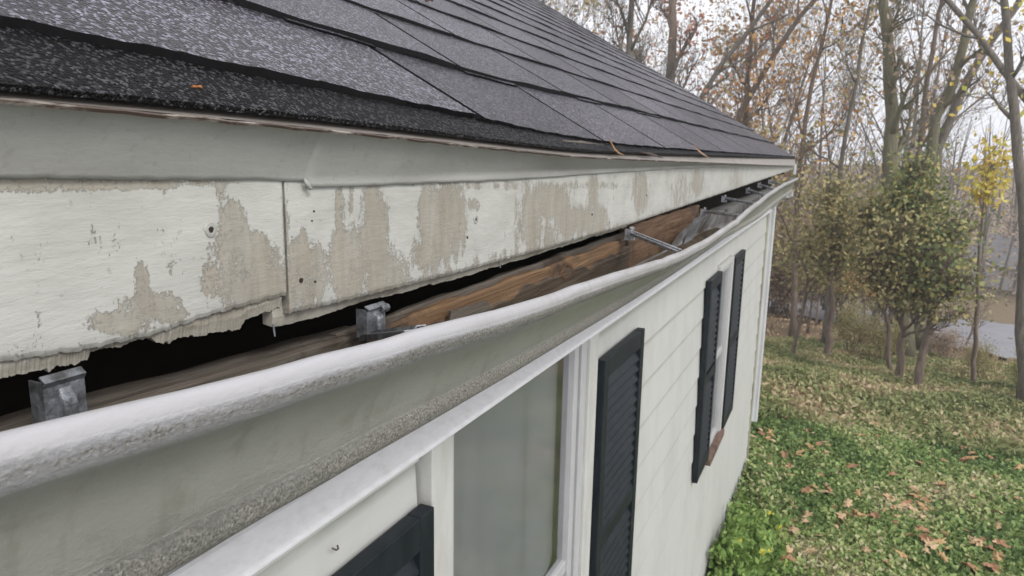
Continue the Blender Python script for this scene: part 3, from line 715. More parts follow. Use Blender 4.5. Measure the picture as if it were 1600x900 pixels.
def shutter(y0, y1, zt, zb, label):
    sh = empty('shutter'); sh.parent = house; sh.location = np.array([WX, (y0 + y1) / 2, zb]) - np.array(house.location); sh['label'] = label
    m = MB(); w_ = .05; x0_, x1_ = WX + .003, WX + .036
    m.box(x0_, x1_, y0, y0 + w_, zb, zt); m.box(x0_, x1_, y1 - w_, y1, zb, zt)
    m.box(x0_, x1_ - .001, y0 + w_ + .0003, y1 - w_ - .0003, zt - .07, zt - .0005); m.box(x0_, x1_ - .001, y0 + w_ + .0003, y1 - w_ - .0003, zb + .0005, zb + .09)
    mid = (zt + zb) / 2; m.box(x0_, x1_ - .001, y0 + w_ + .0003, y1 - w_ - .0003, mid - .03, mid + .03)
    m.build('frame', m_shutter, sh, bevel=.003)
    m = MB(); z = zb + .095
    while z < zt - .1:
        if not (mid - .07 < z < mid + .03): m.sweep([[(x1_ - .004, y, z), (x1_ - .006, y, z + .007), (x0_ + .004, y, z + .05), (x0_ + .002, y, z + .043)] for y in (y0 + w_ - .002, y1 - w_ + .002)], closed=True, caps=True)
        z += .042
    m.box(x0_ - .001, x0_ + .001, y0 + w_, y1 - w_, zb + .05, zt - .05)
    m.build('louvres', m_shutter, sh)
shutter(.66, 1.098, -.682, -2.07, 'nearest dark shutter, only its top corner in view')
shutter(2.205, 2.73, -.680, -2.07, 'dark louvred shutter between the near window and the siding')
shutter(4.35, 4.79, -.742, -2.07, 'dark shutter on the near side of the far window')
shutter(5.44, 6.0, -.735, -2.11, 'dark shutter on the far side of the far window')
m = MB(); c = onx(521, 858, WX + .004); m.tube([c + [0, -.004, .004], c + [.006, 0, 0], c + [.005, .006, -.001], c + [.0, .010, .001]], [.0016] * 4, 6); m.build('bent_nail', m_rust, house)

# ================================================================= DRY LEAVES ON THE ROOF EDGE
def leafm(name, c):
    M = Mat(name, .7, .3); M.col(M.mix(M.rng(M.noise(60, None, 4), .3, .7), c, tuple(x * .55 for x in c))); return M.m
m_tan = leafm('dry_tan_leaf', (.36, .20, .09)); m_dk = leafm('dark_wet_leaf', (.07, .045, .035)); m_rd = leafm('pale_brown_leaf', (.42, .26, .17))
def curled(name, pts, wdt, mat, label):
    pts = np.array(pts); m = MB(); rings = []; n = len(pts)
    for i, p in enumerate(pts):
        t = i / (n - 1); w_ = wdt * math.sin(math.pi * (.08 + .88 * t)) ** .7
        rings.append([p + np.array([0, -w_, w_ * .5]), p + np.array([.001, -w_ * .3, 0]), p + np.array([.001, w_ * .3, 0]), p + np.array([0, w_, w_ * .5])])
    m.sweep(rings); off = pts[0]; o = m.build(name, mat, smooth=True, off=off)
    s = o.modifiers.new('s', 'SOLIDIFY'); s.thickness = .0008; tag(o, label, 'leaf'); return o
def epx(l, X): return [onx(a, b_, X) for a, b_ in l]
curled('dry_leaf', epx([(953, 217), (955, 226), (959, 234), (966, 240), (975, 243)], -.470), .0065, m_tan, 'curled orange leaf standing up on the roof edge, nearest of the three')
curled('dry_leaf', epx([(1003, 239), (1012, 241), (1022, 244), (1035, 247)], -.470), .011, m_dk, 'dark wet leaf lying on the roof edge between two curled leaves')
curled('dry_leaf', epx([(1084, 228), (1090, 236), (1098, 242), (1110, 248)], -.470), .010, m_rd, 'pale tan curled leaf on the roof edge, farthest of the three')
c = np.array(rp(onx(292, 163, -.5)[1], .02, .004))
curled('dry_leaf', [c, c + [.002, .004, .001], c + [.001, .009, .0]], .0035, leafm('amber_bit', (.35, .13, .04)), 'small amber leaf scrap on the black starter strip')
for (px, py, Xx, lb) in ((665, 3, -.9, 'brown leaf caught high on the shingles near the top of the roof view'),):
    r = ray(px, py); nrm = np.array([st_, 0, ct]); p0 = np.array(rp(2, 0, .016)); t = (nrm @ p0) / (nrm @ r); q = r * t
    curled('dry_leaf', [q, q + [.01, .015, .01], q + [.0, .035, .008]], .02, m_tan, lb)

# ================================================================= VEGETATION
def leafmat(name, stops, rough=.6, trans=.25):
    M = Mat(name, rough, .3); c = M.ramp(M.attr('rnd'), stops); M.col(c)
    tr = M.n('BsdfTranslucent'); M.link(c, tr.inputs[0]); mx = M.n('MixShader'); mx.inputs[0].default_value = trans
    out = [n for n in M.t.nodes if n.type == 'OUTPUT_MATERIAL'][0]
    M.link(M.b.outputs[0], mx.inputs[1]); M.link(tr.outputs[0], mx.inputs[2]); M.link(mx.outputs[0], out.inputs[0]); return M.m
LM = {
 'olive': leafmat('olive_autumn_leaves', [(0, (0.151, 0.159, 0.073)), (.45, (0.293, 0.269, 0.125)), (.8, (0.452, 0.373, 0.181)), (1, (0.533, 0.437, 0.196))]),
 'green': leafmat('green_shrub_leaves', [(0, (0.10, 0.135, 0.055)), (.4, (0.19, 0.225, 0.085)), (.75, (0.33, 0.33, 0.13)), (1, (0.56, 0.46, 0.17))]),
 'orange': leafmat('orange_autumn_leaves', [(0, (0.311, 0.178, 0.081)), (.5, (0.524, 0.294, 0.126)), (1, (0.620, 0.434, 0.190))]),
 'rust': leafmat('rusty_red_leaves', [(0, (0.305, 0.125, 0.081)), (.6, (0.498, 0.246, 0.156)), (1, (0.581, 0.384, 0.257))]),
 'yellow': leafmat('yellow_leaves', [(0, (0.461, 0.322, 0.075)), (.5, (0.620, 0.474, 0.088)), (1, (0.620, 0.608, 0.146))]),
 'brown': leafmat('brown_dead_leaves', [(0, (0.190, 0.138, 0.095)), (.5, (0.338, 0.252, 0.176)), (1, (0.511, 0.391, 0.287))]),
 'lawn': leafmat('lawn_plants', [(0, (0.09, 0.145, 0.05)), (.35, (0.17, 0.26, 0.085)), (.6, (0.27, 0.36, 0.12)), (.8, (0.42, 0.44, 0.19)), (1, (0.50, 0.46, 0.29))], .65, .2),
 'wild': leafmat('rough_grass', [(0, (0.16, 0.19, 0.075)), (.45, (0.27, 0.29, 0.124)), (.75, (0.40, 0.36, 0.190)), (1, (0.512, 0.394, 0.256))], .7, .2),
 'weed': leafmat('bright_weed_leaves', [(0, (0.137, 0.222, 0.057)), (.5, (0.20, 0.32, 0.085)), (1, (0.33, 0.42, 0.13))], .6, .3),
 'flower': leafmat('yellow_flower_petals', [(0, (0.600, 0.536, 0.071)), (1, (0.600, 0.600, 0.102))]),
 'litter': leafmat('fallen_leaf_litter', [(0, (0.20, 0.13, 0.08)), (.5, (0.38, 0.27, 0.17)), (1, (0.56, 0.43, 0.30))], .7, .1),
}
def bark(name, a, b_):
    a = tuple(x * 1.45 for x in a); b_ = tuple(x * 1.45 for x in b_)
    M = Mat(name, .9, .2); g = M.noise(9, M.pos((3, 3, .5)), 6, .7); M.col(M.mix(M.rng(g, .35, .65), a, b_)); M.bump(g, .03, .8); return M.m
m_bark = bark('grey_brown_bark', (.07, .06, .05), (.14, .125, .105)); m_bark2 = bark('brown_bark', (.08, .062, .05), (.16, .125, .10)); m_bark3 = bark('mossy_bark', (.075, .07, .045), (.13, .12, .08))

def leaves_mesh(name, C, size, mat, parent=None, off=None, tilt=1.0, elong=1.6, up=None, patch=0):
    """many small folded leaves at centres C"""
    n = len(C); d = rng.normal(size=(n, 3)); d[:, 2] *= tilt
    if up is not None: d += np.array([0, 0, up])
    d /= np.linalg.norm(d, axis=1)[:, None]; e = np.cross(d, rng.normal(size=(n, 3))); e /= np.linalg.norm(e, axis=1)[:, None]
    s = (size * rng.uniform(.6, 1.35, n))[:, None]; d2 = d * s * elong * .5; e2 = e * s * .5
    V = np.stack([C - d2, C + e2 - d2 * .1, C + d2, C - e2 - d2 * .1], 1).reshape(-1, 3)
    Fc = np.arange(n * 4).reshape(-1, 4)
    o = mesh_obj(name, V, Fc, mat, parent, off=off)
    rv = rng.uniform(0, 1, n)
    if patch:
        X, Y = C[:, 0], C[:, 1]; w_ = np.sin(X * 2.3 + 1.7 * np.sin(Y * 1.3)) + np.sin(Y * 3.1 + 1.2 * np.sin(X * 2.2)) + .6 * np.sin(X * 7 + Y * 5)
        rv = np.clip(rv * .75 + .125 + patch * w_ * .12, 0, 1)
    attr(o, 'rnd', np.repeat(rv, 4)); return o
class Tree:
    def __init__(s): s.m = MB(); s.tips = []
    def branch(s, p, d, L, r, lev, n=6, up=.12, wander=.16, kids=5, maxlev=3):
        pts = [np.array(p, float)]; d = np.array(d, float); d /= np.linalg.norm(d); rads = [r]
        for i in range(n):
            d = d + rng.normal(size=3) * wander * .6 + np.array([0, 0, up]); d /= np.linalg.norm(d)
            pts.append(pts[-1] + d * L / n); rads.append(r * (1 - .85 * (i + 1) / n) + .002)
        s.m.tube(pts, rads, 7 if r > .06 else (5 if r > .02 else 3))
        if lev >= maxlev: s.tips += [pts[-1], pts[-2], pts[-3], (pts[-1] + pts[-2]) / 2]; return
        s.kids(pts, rads, L, lev, kids, maxlev)
    def kids(s, pts, rads, L, lev, kids, maxlev, t0=.3):
        n = len(pts) - 1
        for k in range(kids):
            t = t0 + (1 - t0) * (k + rng.uniform(.2, .9)) / kids; i = min(int(t * n), n - 1); f = t * n - i
            q = pts[i] * (1 - f) + pts[i + 1] * f; dd = pts[i + 1] - pts[i]; dd /= np.linalg.norm(dd)
            side = rng.normal(size=3); side -= side @ dd * dd; side /= np.linalg.norm(side)
            nd = dd * rng.uniform(.5, .95) + side * rng.uniform(.55, .95) + np.array([0, 0, .12])
            s.branch(q, nd, L * rng.uniform(.38, .6) * (1.1 - .4 * t), max((rads[i] * (1 - f) + rads[i + 1] * f) * .55, .004), lev + 1, 5, .10, .22, max(kids - 1, 3), maxlev)
        s.tips.append(pts[-1])
def finish_tree(T, name, base, label, cat, bk, leaf=None, nleaf=0, lsize=.07, spread=.3, group=None, cat_low=0):
    cat_low = 1.3 if name == 'small_tree' else 0
    root = empty(name, tuple(base)); tag(root, label, cat, group)
    T.m.build('trunk', bk, root, smooth=True)
    if leaf and nleaf and T.tips:
        tp = np.array(T.tips); pw_ = rng.gamma(.45, 1, len(tp)) + .02; C = tp[rng.choice(len(tp), nleaf, p=pw_ / pw_.sum())] + rng.normal(size=(nleaf, 3)) * spread * rng.uniform(.35, 1.25, (nleaf, 1))
        C[:, 2] = np.maximum(C[:, 2], gz(C[:, 0], C[:, 1]) + .05)
        if cat_low: C = C[C[:, 2] > base[2] + cat_low]
        leaves_mesh('crown', C, lsize, LM[leaf], root)
    return root
def poly_tree(pxs, Y, r0, label, bk=None, leaf=None, nleaf=0, lsize=.07, kids=9, t0=.25, ground=True, extend=3., Lk=None, group=None, spread=.3, name='bare_tree', cat='tree'):
    """a tree surveyed as a line of picture points standing at distance Y"""
    pts = [ony(*p, Y) for p in pxs]; x0, z0 = pts[0][0], pts[0][2]
    g = float(gz(x0, Y))
    if ground: pts[0][2] = g - .1
    d = pts[-1] - pts[-2]; d /= np.linalg.norm(d)
    nn = 4
    for k in range(nn): d = d + rng.normal(size=3) * .08 + [0, 0, .05]; d /= np.linalg.norm(d); pts.append(pts[-1] + d * extend / nn)
    # resample with a slight wander
    P = np.array(pts); seg = np.r_[0, np.cumsum(np.linalg.norm(np.diff(P, axis=0), axis=1))]; tt = np.linspace(0, seg[-1], 15)
    P = np.stack([np.interp(tt, seg, P[:, i]) for i in range(3)], 1); P[1:-1] += rng.normal(size=(13, 3)) * r0 * .25
    rads = r0 * (1 - .8 * (tt / seg[-1]) ** 1.2); rads[0] *= 1.35
    T = Tree(); T.m.tube(P, rads, 9); T.kids(list(P), list(rads), Lk or seg[-1] * .5, 0, kids, 2 if Lk and Lk < 1.5 else 3, t0)
    return finish_tree(T, name, (P[0][0], Y, g), label, cat, bk or m_bark, leaf, nleaf, lsize, spread, group)
poly_tree([(1415, 545), (1408, 420), (1398, 290), (1388, 120), (1383, 0)], 17.0, .20, 'thick straight grey trunk rising right through the middle of the wood', m_bark3, 'brown', 500, .08, 10, .35, Lk=3.2)
poly_tree([(1606, 612), (1600, 480), (1602, 330), (1586, 190), (1574, 0)], 12.6, .10, 'trunk on the right edge standing between lawn and road', m_bark, 'yellow', 500, .06, 9, .45, Lk=2.4, spread=.4)
poly_tree([(1440, 500), (1446, 330), (1455, 215), (1490, 110), (1527, 0)], 18.5, .17, 'thick trunk leaning right behind the green shrub tree', m_bark3, 'brown', 300, .08, 7, .5, Lk=3.)
poly_tree([(1450, 500), (1455, 330), (1470, 215), (1530, 90), (1600, -20)], 19.5, .15, 'slimmer trunk leaning far right above the green shrub tree', m_bark, None, 0, .08, 6, .5, Lk=3.)
poly_tree([(1765, 520), (1690, 260), (1600, 150), (1530, 60), (1462, -15)], 15.5, .10, 'bare tree leaning left across the upper right corner', m_bark, None, 0, .08, 9, .3, Lk=2.5)
poly_tree([(1428, 500), (1430, 300), (1440, 200), (1455, 90), (1470, 0)], 20.5, .10, 'thin brown trunk just left of the leaning pair', m_bark2, 'brown', 250, .08, 7, .4, Lk=2.6)
poly_tree([(1052, 420), (1050, 130), (1050, 60), (1049, -30)], 19, .20, 'upright trunk hung with rust leaves behind the roof slope', m_bark2, 'rust', 1100, .08, 12, .3, Lk=3.4, spread=.35)
poly_tree([(990, 420), (987, 110), (982, 60), (985, 0)], 16, .13, 'grey bare tree with fanning branches behind the roof peak', m_bark, None, 0, .08, 16, .25, Lk=4.2)
poly_tree([(1040, 420), (1090, 160), (1185, 25), (1230, -30)], 18, .10, 'bare tree leaning right from behind the roof slope', m_bark, 'rust', 300, .08, 9, .3, Lk=3.)
poly_tree([(1178, 480), (1165, 200), (1172, 90), (1180, 0)], 21, .12, 'straight slim trunk among the orange leaves', m_bark, 'orange', 1300, .09, 10, .3, Lk=3.4, spread=.5)
poly_tree([(1130, 480), (1150, 187), (1215, 70), (1272, 0)], 20, .13, 'dark trunk leaning right among the orange leaves', m_bark2, 'orange', 1300, .09, 10, .3, Lk=3.4, spread=.5)
poly_tree([(1290, 520), (1310, 300), (1330, 150), (1362, 0)], 18, .07, 'slender sapling left of the thick straight trunk', m_bark, 'olive', 500, .07, 9, .3, Lk=2.4)
poly_tree([(1240, 500), (1245, 300), (1262, 150), (1300, 0)], 19, .08, 'slender leaning sapling with a few orange leaves by the roof corner', m_bark2, 'orange', 1100, .08, 10, .3, Lk=2.8, spread=.45)
# low shrubs and small trees of the wood edge
poly_tree([(1434, 566), (1450, 520), (1462, 465), (1445, 395)], 13.4, .075, 'small dark trunk leaning right that carries the green crown', m_bark2, 'green', 3900, .056, 15, .4, extend=1.0, Lk=1.75, spread=.222, name='green_tree')
poly_tree([(1412, 560), (1410, 520), (1405, 470)], 13.7, .075, 'short tree with yellowish crown beside the leaning dark trunk', m_bark2, 'olive', 4200, .052, 14, .35, extend=.9, Lk=1.8, spread=.2, name='small_tree')
poly_tree([(1398, 552), (1385, 500), (1360, 430)], 14.2, .05, 'thin small tree with orange tinted top left of the trunk cluster', m_bark2, 'olive', 3800, .052, 12, .35, extend=.9, Lk=1.8, spread=.2, name='small_tree')
poly_tree([(1238, 535), (1255, 480), (1262, 430), (1222, 340)], 14.6, .04, 'thin crooked sapling just right of the downspout', m_bark2, 'olive', 900, .06, 9, .3, extend=1.2, Lk=1.3, name='small_tree')
poly_tree([(1297, 515), (1298, 470), (1300, 400)], 15.6, .08, 'short stout trunk in front of the road left of the green crown', m_bark2, 'olive', 3800, .054, 12, .45, extend=1., Lk=1.6, name='small_tree')
G = 'small trees along the wood edge'
YL = {(1262, 520): 'thin young olive leaved tree a little right of the crooked sapling', (1275, 512): 'young olive leaved tree directly left of the short stout trunk', (1320, 530): 'short young tree with olive leaves just right of the short stout trunk', (1345, 540): 'young orange leaved tree midway between stout trunk and trunk cluster', (1365, 535): 'young tree with greener leaves left of the trunk cluster', (1505, 545): 'short sparse young tree right of the green crowned tree', (1228, 500): 'tall young olive tree closest behind the downspout', (1310, 505): 'tall young olive tree rising behind the short stout trunk', (1380, 505): 'tall young tree with brown leaves left of the thick straight trunk'}
for (px, py, leaf, h, nl) in ((1262, 520, 'olive', 1.9, 1700), (1275, 512, 'olive', 2.3, 1800), (1320, 530, 'olive', 1.6, 2400), (1345, 540, 'orange', 1.9, 1500), (1365, 535, 'green', 1.7, 1800), (1505, 545, 'olive', 1.3, 500), (1228, 500, 'olive', 2.6, 2200), (1310, 505, 'olive', 2.6, 2200), (1380, 505, 'brown', 2.6, 1300)):
    c = onground(px, py); T = Tree(); T.branch(c - [0, 0, .05], (rng.normal() * .12, 0, 1), h, .035, 0, 7, .15, .15, 9, 2)
    finish_tree(T, 'small_tree', c, YL[(px, py)], 'tree', m_bark2, leaf, int(nl * 1.15), .048, .27, G)
for (px, py, leaf, n, r) in ((1545, 250, 'yellow', 260, .34), (1560, 290, 'yellow', 200, .3)):
    pass
poly_tree([(1530, 548), (1528, 440), (1535, 330)], 14.3, .045, 'small tree with bright yellow top right of the green crown', m_bark2, 'yellow', 420, .065, 9, .75, extend=.9, Lk=1.0, spread=.16, name='yellow_tree')
# understory shrubs: multi-stemmed, own kinds
kinds = [('olive', 'yellow green'), ('brown', 'brown leaved'), ('green', 'dull green')]
shr = {}
for (leaf, wd_) in kinds:
    T = Tree(); 
    for k in range(7): T.branch((rng.normal() * .08, rng.normal() * .08, -.05), (rng.normal() * .35, rng.normal() * .35, 1), rng.uniform(1.4, 2.2), .022, 0, 6, .1, .15, 6, 1)
    tp = np.array(T.tips); nl = 4500; pw_ = rng.gamma(.5, 1, len(tp)) + .02; C = tp[rng.choice(len(tp), nl, p=pw_ / pw_.sum())] + rng.normal(size=(nl, 3)) * [.28, .28, .26]; C[:, 2] = np.abs(C[:, 2]) + .1
    root = empty('shrub', (0, 0, 0)); a = T.m.build('stems', m_bark2, root, smooth=True); c_ = leaves_mesh('foliage', C, .052, LM[leaf], root)
    shr[leaf] = (root, [a, c_], [0], wd_)
def copy_thing(src, kids_, loc, s, rz):
    r = src.copy(); COL.objects.link(r); r.location = loc; r.scale = (s, s, s * rng.uniform(.85, 1.2)); r.rotation_euler = (0, 0, rz)
    for k in kids_: q = k.copy(); q.parent = r; COL.objects.link(q)
    return r
FL = {(1290, 545): 'low yellow green shrub under the short stout trunk', (1330, 560): 'small yellow green bush midway between house corner and green tree', (1380, 570): 'small olive bush just left of the trunk cluster below the green tree', (1235, 560): 'little olive bush just right of the downspout end', (1480, 570): 'brown bush right of the leaning dark trunk', (1590, 620): 'small green bush at the foot of the right edge trunk', (1530, 600): 'tiny olive tuft at the lawn edge between green tree and right trunk'}
def place_shrub(leaf, loc, s, where, own=None):
    root, kids_, used, wd_ = shr[leaf]
    if used[0] == 0: r = root; r.location = loc; r.scale = (s, s, s); used[0] = 1
    else: r = copy_thing(root, kids_, loc, s, rng.uniform(0, 6.28))
    tag(r, own or f'{wd_} shrub {where}', 'shrub', f'{wd_} shrubs {where}')
for i in range(20):    # beyond the road
    y = rng.uniform(25, 33); x = rng.uniform(-.14 * y, .30 * y)
    X_, Y_ = proj(np.array([x, y, -5.5]))
    if X_ > 1430: continue
    place_shrub(('olive', 'brown', 'olive', 'brown', 'green')[i % 5], (x, y, float(gz(x, y))), rng.uniform(1.0, 1.8), 'in the wood beyond the road')
for (px, py, lf, s) in ((1330, 560, 'olive', .4), (1380, 570, 'olive', .42), (1480, 570, 'brown', .35), (1590, 620, 'green', .3), (1530, 600, 'olive', .25)):
    place_shrub(lf, tuple(onground(px, py)), s, 'in front of the road', FL[(px, py)])
# bare trees further back: a few models, copied
models = []
for k in range(5):
    T = Tree(); H = rng.uniform(9.5, 13)
    T.branch((0, 0, -.2), (rng.normal() * .15, rng.normal() * .1, 1), H, rng.uniform(.09, .15), 0, 11, .06, .10, 9, 3)
    leaf = (None, 'olive', 'orange', None, 'brown')[k]; root = empty('bare_tree'); ks = [T.m.build('trunk', (m_bark, m_bark2)[k % 2], root, smooth=True)]
    if leaf:
        tp = np.array(T.tips); nl = 700; C = tp[rng.integers(0, len(tp), nl)] + rng.normal(size=(nl, 3)) * .35; ks.append(leaves_mesh('crown', C, .10, LM[leaf], root))
    models.append([root, ks, 0, leaf])
desc = {None: 'leafless grey tree', 'olive': 'thin tree with sparse olive leaves', 'orange': 'thin tree with sparse orange leaves', 'brown': 'thin tree with few brown leaves'}
for i in range(26):
    md = models[i % 5]; y = 19.5 + 22 * (i / 26) ** .8 + rng.uniform(0, 2); x = rng.uniform(-.52, .34) * y
    if 19.0 < y < 24 and x > -2: y += 4
    X_, Y_ = proj(np.array([x, y, -6.0]))
    if X_ > 1455 and y < 40: continue
    loc = (x, y, float(gz(x, y))); s = rng.uniform(.75, 1.25)
    if md[2] == 0: r = md[0]; r.location = loc; md[2] = 1
    else: r = copy_thing(md[0], md[1], loc, s, rng.uniform(0, 6.28))
    tag(r, desc[md[3]] + ' standing in the wood beyond the road', 'tree', desc[md[3]].replace('tree', 'trees') + ' beyond the road')
# distant wood: one mass
m = MB()
for i in range(300):
    y = rng.uniform(44, 75); x = rng.uniform(-.6, .4) * y; g = float(gz(x, y)); h = rng.uniform(6, 11.5); dx = rng.normal() * 1.2
    if proj(np.array([x, y, g]))[0] > 1480 and y < 52: continue
    P = [np.array([x, y, g]), np.array([x + dx * .4, y, g + h * .5]), np.array([x + dx, y, g + h])]; r = rng.uniform(.05, .16); m.tube(P, [r, r * .7, .02], 4)
    for k in range(5):
        t = rng.uniform(.35, .9); q = P[0] * (1 - t) + P[2] * t; d = np.array([rng.normal() * 1.2, rng.normal(), rng.uniform(.8, 2.2)]); m.tube([q, q + d * .6, q + d * 1.3 + [0, 0, .5]], [.04, .025, .01], 3)
tag(m.build('distant_trunks', m_bark), 'mass of thin bare trunks far behind the wood', 'woodland', kind='stuff')
n = 60000; yy = rng.uniform(36, 75, n); xx = rng.uniform(-.6, .4, n) * yy; hh = rng.beta(1.2, 3.2, n) * 10; C = np.stack([xx, yy, gz(xx, yy) + hh], 1); C = C[~((proj(C)[0] > 1475) & (yy < 50))]
tag(leaves_mesh('distant_thicket', C, .17, LM['brown']), 'brownish grey thicket closing the view behind the trees', 'thicket', kind='stuff')

# ---- lawn cover
def visible_pts(n, y0, y1, xa, xb):
    u = rng.uniform(0, 1, n); y = y0 + (y1 - y0) * u ** 1.15; x = rng.uniform(0, 1, n) * (xb(y) - xa(y)) + xa(y); return x, y
n = 135000; x, y = visible_pts(n, 4.8, 12.8, lambda y: np.where(y < WEND + .1, -.69, -.16 * y), lambda y: .30 * y + .4)
C = np.stack([x, y, gz(x, y) + rng.uniform(.0, .06, n)], 1)
nse = np.sin(x * 3.1 + 1.3 * np.sin(y * 1.9)) + np.sin(y * 2.7 + x * 1.1)
keep = (rng.uniform(-2.6, 1.6, n) < nse + .9) & (rng.uniform(11, 13, n) > y); o = leaves_mesh('lawn', C[keep], .036, LM['lawn'], up=.55, patch=1.5)
tag(o, 'patchy green lawn of clover and short grass beside the house', 'lawn', kind='stuff')
n = 105000; x, y = visible_pts(n, 10.0, 18.5, lambda y: -.16 * y, lambda y: .30 * y + .4); z = gz(x, y)
keep = (rng.uniform(9.6, 13.0, n) < y)
C = np.stack([x, y, z + rng.uniform(0, .16, n)], 1)[keep]; yn = rn[0][1] + dn[1] * (C[:, 0] - rn[0][0]); C = C[C[:, 1] < yn - .1]
tag(leaves_mesh('rough_grass', C, .034, LM['wild'], up=.4, elong=2.6, patch=1.6), 'rough olive and tan undergrowth between lawn and road', 'undergrowth', kind='stuff')
n = 17000; x, y = visible_pts(n, 10.5, 36, lambda y: -.2 * y, lambda y: .32 * y)
yn = rn[0][1] + dn[1] * (x - rn[0][0]); yfar = np.maximum(rf[0][1] + df[1] * (x - rf[0][0]), yn + 3.2); on = ((y > yn - .1) & (y < yfar + .1) & (rng.uniform(0, 1, n) > .01)) | ((y < yn) & (rng.uniform(0, 1, n) < .5)); on = on | (rng.uniform(10, 14, n) > y); x, y = x[~on], y[~on]
C = np.stack([x, y, gz(x, y) + .1], 1); tag(leaves_mesh('leaf_litter', C, .06, LM['litter'], up=2., tilt=.5), 'brown leaf litter over the rough ground and past the road', 'leaf litter', kind='stuff')
# ---- single fallen leaves on the lawn
def oak_leaf(k):
    N = 26; R = [];
    for i in range(N):
        a = 2 * math.pi * i / N; lob = 1 + .28 * math.cos(a * 7 + k) ; r = .055 * lob * (1 if abs(math.sin(a)) > .2 else 1.15); R.append((r * 1.35 * math.cos(a), r * .8 * math.sin(a), .012 * math.sin(a * 2 + k) + .02 * abs(math.sin(a)) * ((k % 3) - 1)))
    V = [(0, 0, .006)] + R; Fc = [(0, 1 + i, 1 + (i + 1) % N) for i in range(N)]
    me = bpy.data.meshes.new('fallen_leaf'); me.from_pydata(V, [], Fc); me.materials.append((leafm('brown_oak_leaf', (.52, .33, .16)), leafm('pale_oak_leaf', (.60, .42, .25)), leafm('red_brown_leaf', (.40, .22, .12)))[k % 3]); return me
leafs = [oak_leaf(k) for k in range(6)]
CL = [(1415, 790, 20, 38, 14), (1320, 812, 12, 26, 12), (1230, 748, 10, 16, 14), (1450, 850, 9, 26, 16), (1530, 860, 9, 22, 14), (1215, 880, 7, 18, 12), (1275, 775, 6, 24, 12), (1235, 800, 6, 14, 30), (1510, 728, 5, 16, 10), (1475, 770, 3, 10, 8),
      (1185, 690, 9, 30, 12), (1290, 700, 5, 20, 12), (1300, 620, 18, 70, 12), (1390, 640, 8, 90, 16), (1500, 700, 4, 40, 20), (1290, 615, 10, 30, 8)]
spots = []
for (cx, cy, k, sx, sy) in CL:
    for _ in range(k): spots.append((cx + rng.normal() * sx * .6, cy + rng.normal() * sy * .6))
for _ in range(90): spots.append((rng.uniform(1190, 1600), rng.uniform(600, 900)))
for i, (px, py) in enumerate(spots):
    if px > 1605 or py > 905: continue
    c = onground(px, py)
    if c[0] < WX + .1 and c[1] < WEND + .1: continue
    o = bpy.data.objects.new('fallen_leaf', leafs[i % 6]); COL.objects.link(o); o.location = (c[0], c[1], c[2] + .055 + rng.uniform(0, .02)); o.rotation_euler = (rng.normal() * .3, rng.normal() * .3, rng.uniform(0, 6.28)); s = rng.uniform(.4, 1.05); o.scale = (s, s, s)
    tag(o, 'dry brown leaf lying flat on the green lawn', 'leaf', 'fallen leaves scattered on the lawn')
# ---- weeds against the wall
wl = ['tall weed clump at the foot of the wall nearest the bottom of the view', 'leafy weed clump with yellow flower dots at the wall foot', 'bushy weed clump hugging the siding in the middle of the row', 'low weed clump below the far window', 'short weed clump before the house corner', 'small weed tuft farthest along the wall, at the corner']
for i, y in enumerate((5.55, 6.0, 6.45, 6.9, 7.35, 7.8)):
    x = WX + .22 + .04 * math.sin(i * 2.1); g = float(gz(x, y)); root = empty('weed_clump', (x, y, g)); tag(root, wl[i], 'weed', 'weeds along the wall foot')
    hh_ = (.66, .60, .5, .42, .34, .26)[i]; P_ = []
    for q in range(46):
        a0, r0 = rng.uniform(0, 6.28), .24 * math.sqrt(rng.uniform(0, 1)); hq = hh_ * rng.uniform(.45, 1.1) * (1 - r0 * 1.3); ln = rng.normal(size=2) * .10
        tt = rng.uniform(.1, 1, 95)[:, None]; P_.append(np.array([x + r0 * math.cos(a0) * .8, y + r0 * math.sin(a0), g]) + tt * np.array([ln[0], ln[1], hq]) + rng.normal(size=(95, 3)) * [.03, .03, .018])
    C = np.concatenate(P_); C[:, 0] = np.maximum(C[:, 0], WX + .03)
    leaves_mesh('foliage', C, .030, LM['weed'] if i < 3 else LM['lawn'], root, up=.3, elong=2.1)
    if i < 2:
        nf = 5; a = rng.uniform(0, 6.28, nf); nf = 3; a = a[:3]; Cf = np.stack([x + .12 + .12 * np.cos(a), y + .22 * np.sin(a), np.full(nf, g + hh_ * .85)], 1); Cf = np.repeat(Cf, 7, 0) + rng.normal(size=(nf * 7, 3)) * .010
        for q in range(nf): leaves_mesh('flower', Cf[q * 7:q * 7 + 7], .024, LM['flower'], root)

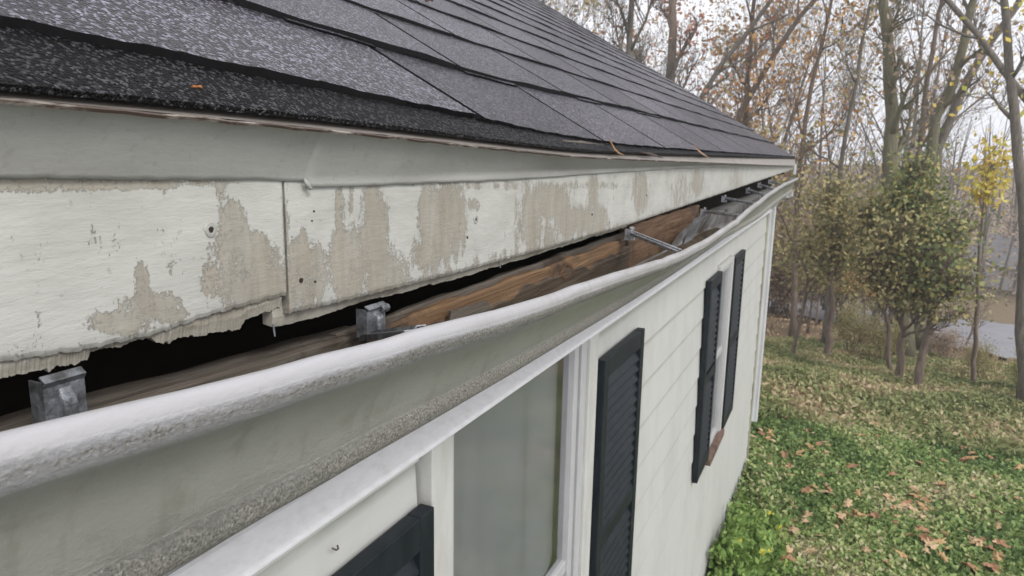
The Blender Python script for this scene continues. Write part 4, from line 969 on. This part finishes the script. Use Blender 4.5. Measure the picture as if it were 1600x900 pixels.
# ================================================================= NEIGHBOUR GARAGE
g0 = onground(1500, 443); g1 = onground(1640, 471); ax = (g1 - g0); ax[2] = 0; L_ = np.linalg.norm(ax); ax /= L_; up_ = np.array([0, 0, 1.]); bk = np.cross(up_, ax)
if bk[1] < 0: bk = -bk
Yg = g0[1]; print('garage', g0, g1)
base = g0 + ax * 6; gb = empty('garage', tuple(base)); tag(gb, 'low white garage with grey shingle roof beyond the road', 'garage')
def L3(u, v, z): return tuple(g0 + ax * u + bk * v + up_ * z)
m_white = dirty_paint('garage_white_paint', (.80, .80, .82), (.7, .7, .7), .4, 1.5, .5, (1, 1, .25), False).m; m_groof = dirty_paint('garage_shingles', (.20, .195, .20), (.11, .10, .10), .7, 1.5, .7, (1, 1, 1), False).m
hW = 1.85
m = MB(); 
def bx3(m, u0, u1, v0, v1, z0, z1): m.add([L3(u, v, z) for u in (u0, u1) for v in (v0, v1) for z in (z0, z1)], [(0, 1, 3, 2), (4, 6, 7, 5), (0, 4, 5, 1), (2, 3, 7, 6), (0, 2, 6, 4), (1, 5, 7, 3)])
bx3(m, 0, 12, 0, 6, -1.0, hW); m.add([L3(0, 0, hW), L3(0, 6, hW), L3(0, 3, hW + 1.5)], [(0, 1, 2)]); m.build('wall', m_white, gb)
m = MB(); bx3(m, .0, 12.0, -.03, -.005, -1.0, .12); m.build('foundation', Mat('dark_foundation', .9).col((.06, .055, .05)).m, gb)
m = MB(); m.add([L3(-.4, -.4, hW - .12), L3(12.4, -.4, hW - .12), L3(12.4, 3, hW + 1.6), L3(-.4, 3, hW + 1.6), L3(-.4, 6.4, hW - .12), L3(12.4, 6.4, hW - .12)], [(0, 1, 2, 3), (3, 2, 5, 4)]); o = m.build('roof', m_groof, gb); o.modifiers.new('s', 'SOLIDIFY').thickness = .1
m = MB(); bx3(m, -.4, 12.4, -.47, -.40, hW - .22, hW - .10); m.build('eave_board', m_white, gb)
for u0 in (.5, 3.1):
    m = MB(); bx3(m, u0, u0 + 2.3, -.05, -.006, .15, 1.6)
    for k in range(4): bx3(m, u0 + .03, u0 + 2.27, -.07, -.051, .18 + k * .36, .18 + k * .36 + .33)
    m.build('garage_door', m_white, gb)

# ================================================================= AIR
hz = MB(); hz.box(-60, 60, -12, 90, -11, 24); h = hz.build('haze', None); tag(h, 'pale damp autumn air filling the wood', 'haze', kind='stuff')
hm = bpy.data.materials.new('damp_air'); hm.use_nodes = True; t = hm.node_tree; t.nodes.clear()
o_ = t.nodes.new('ShaderNodeOutputMaterial'); pv = t.nodes.new('ShaderNodeVolumePrincipled'); pv.inputs['Density'].default_value = .003; pv.inputs['Color'].default_value = (.93, .94, .97, 1); pv.inputs['Anisotropy'].default_value = .2
t.links.new(pv.outputs[0], o_.inputs['Volume']); h.data.materials.append(hm)
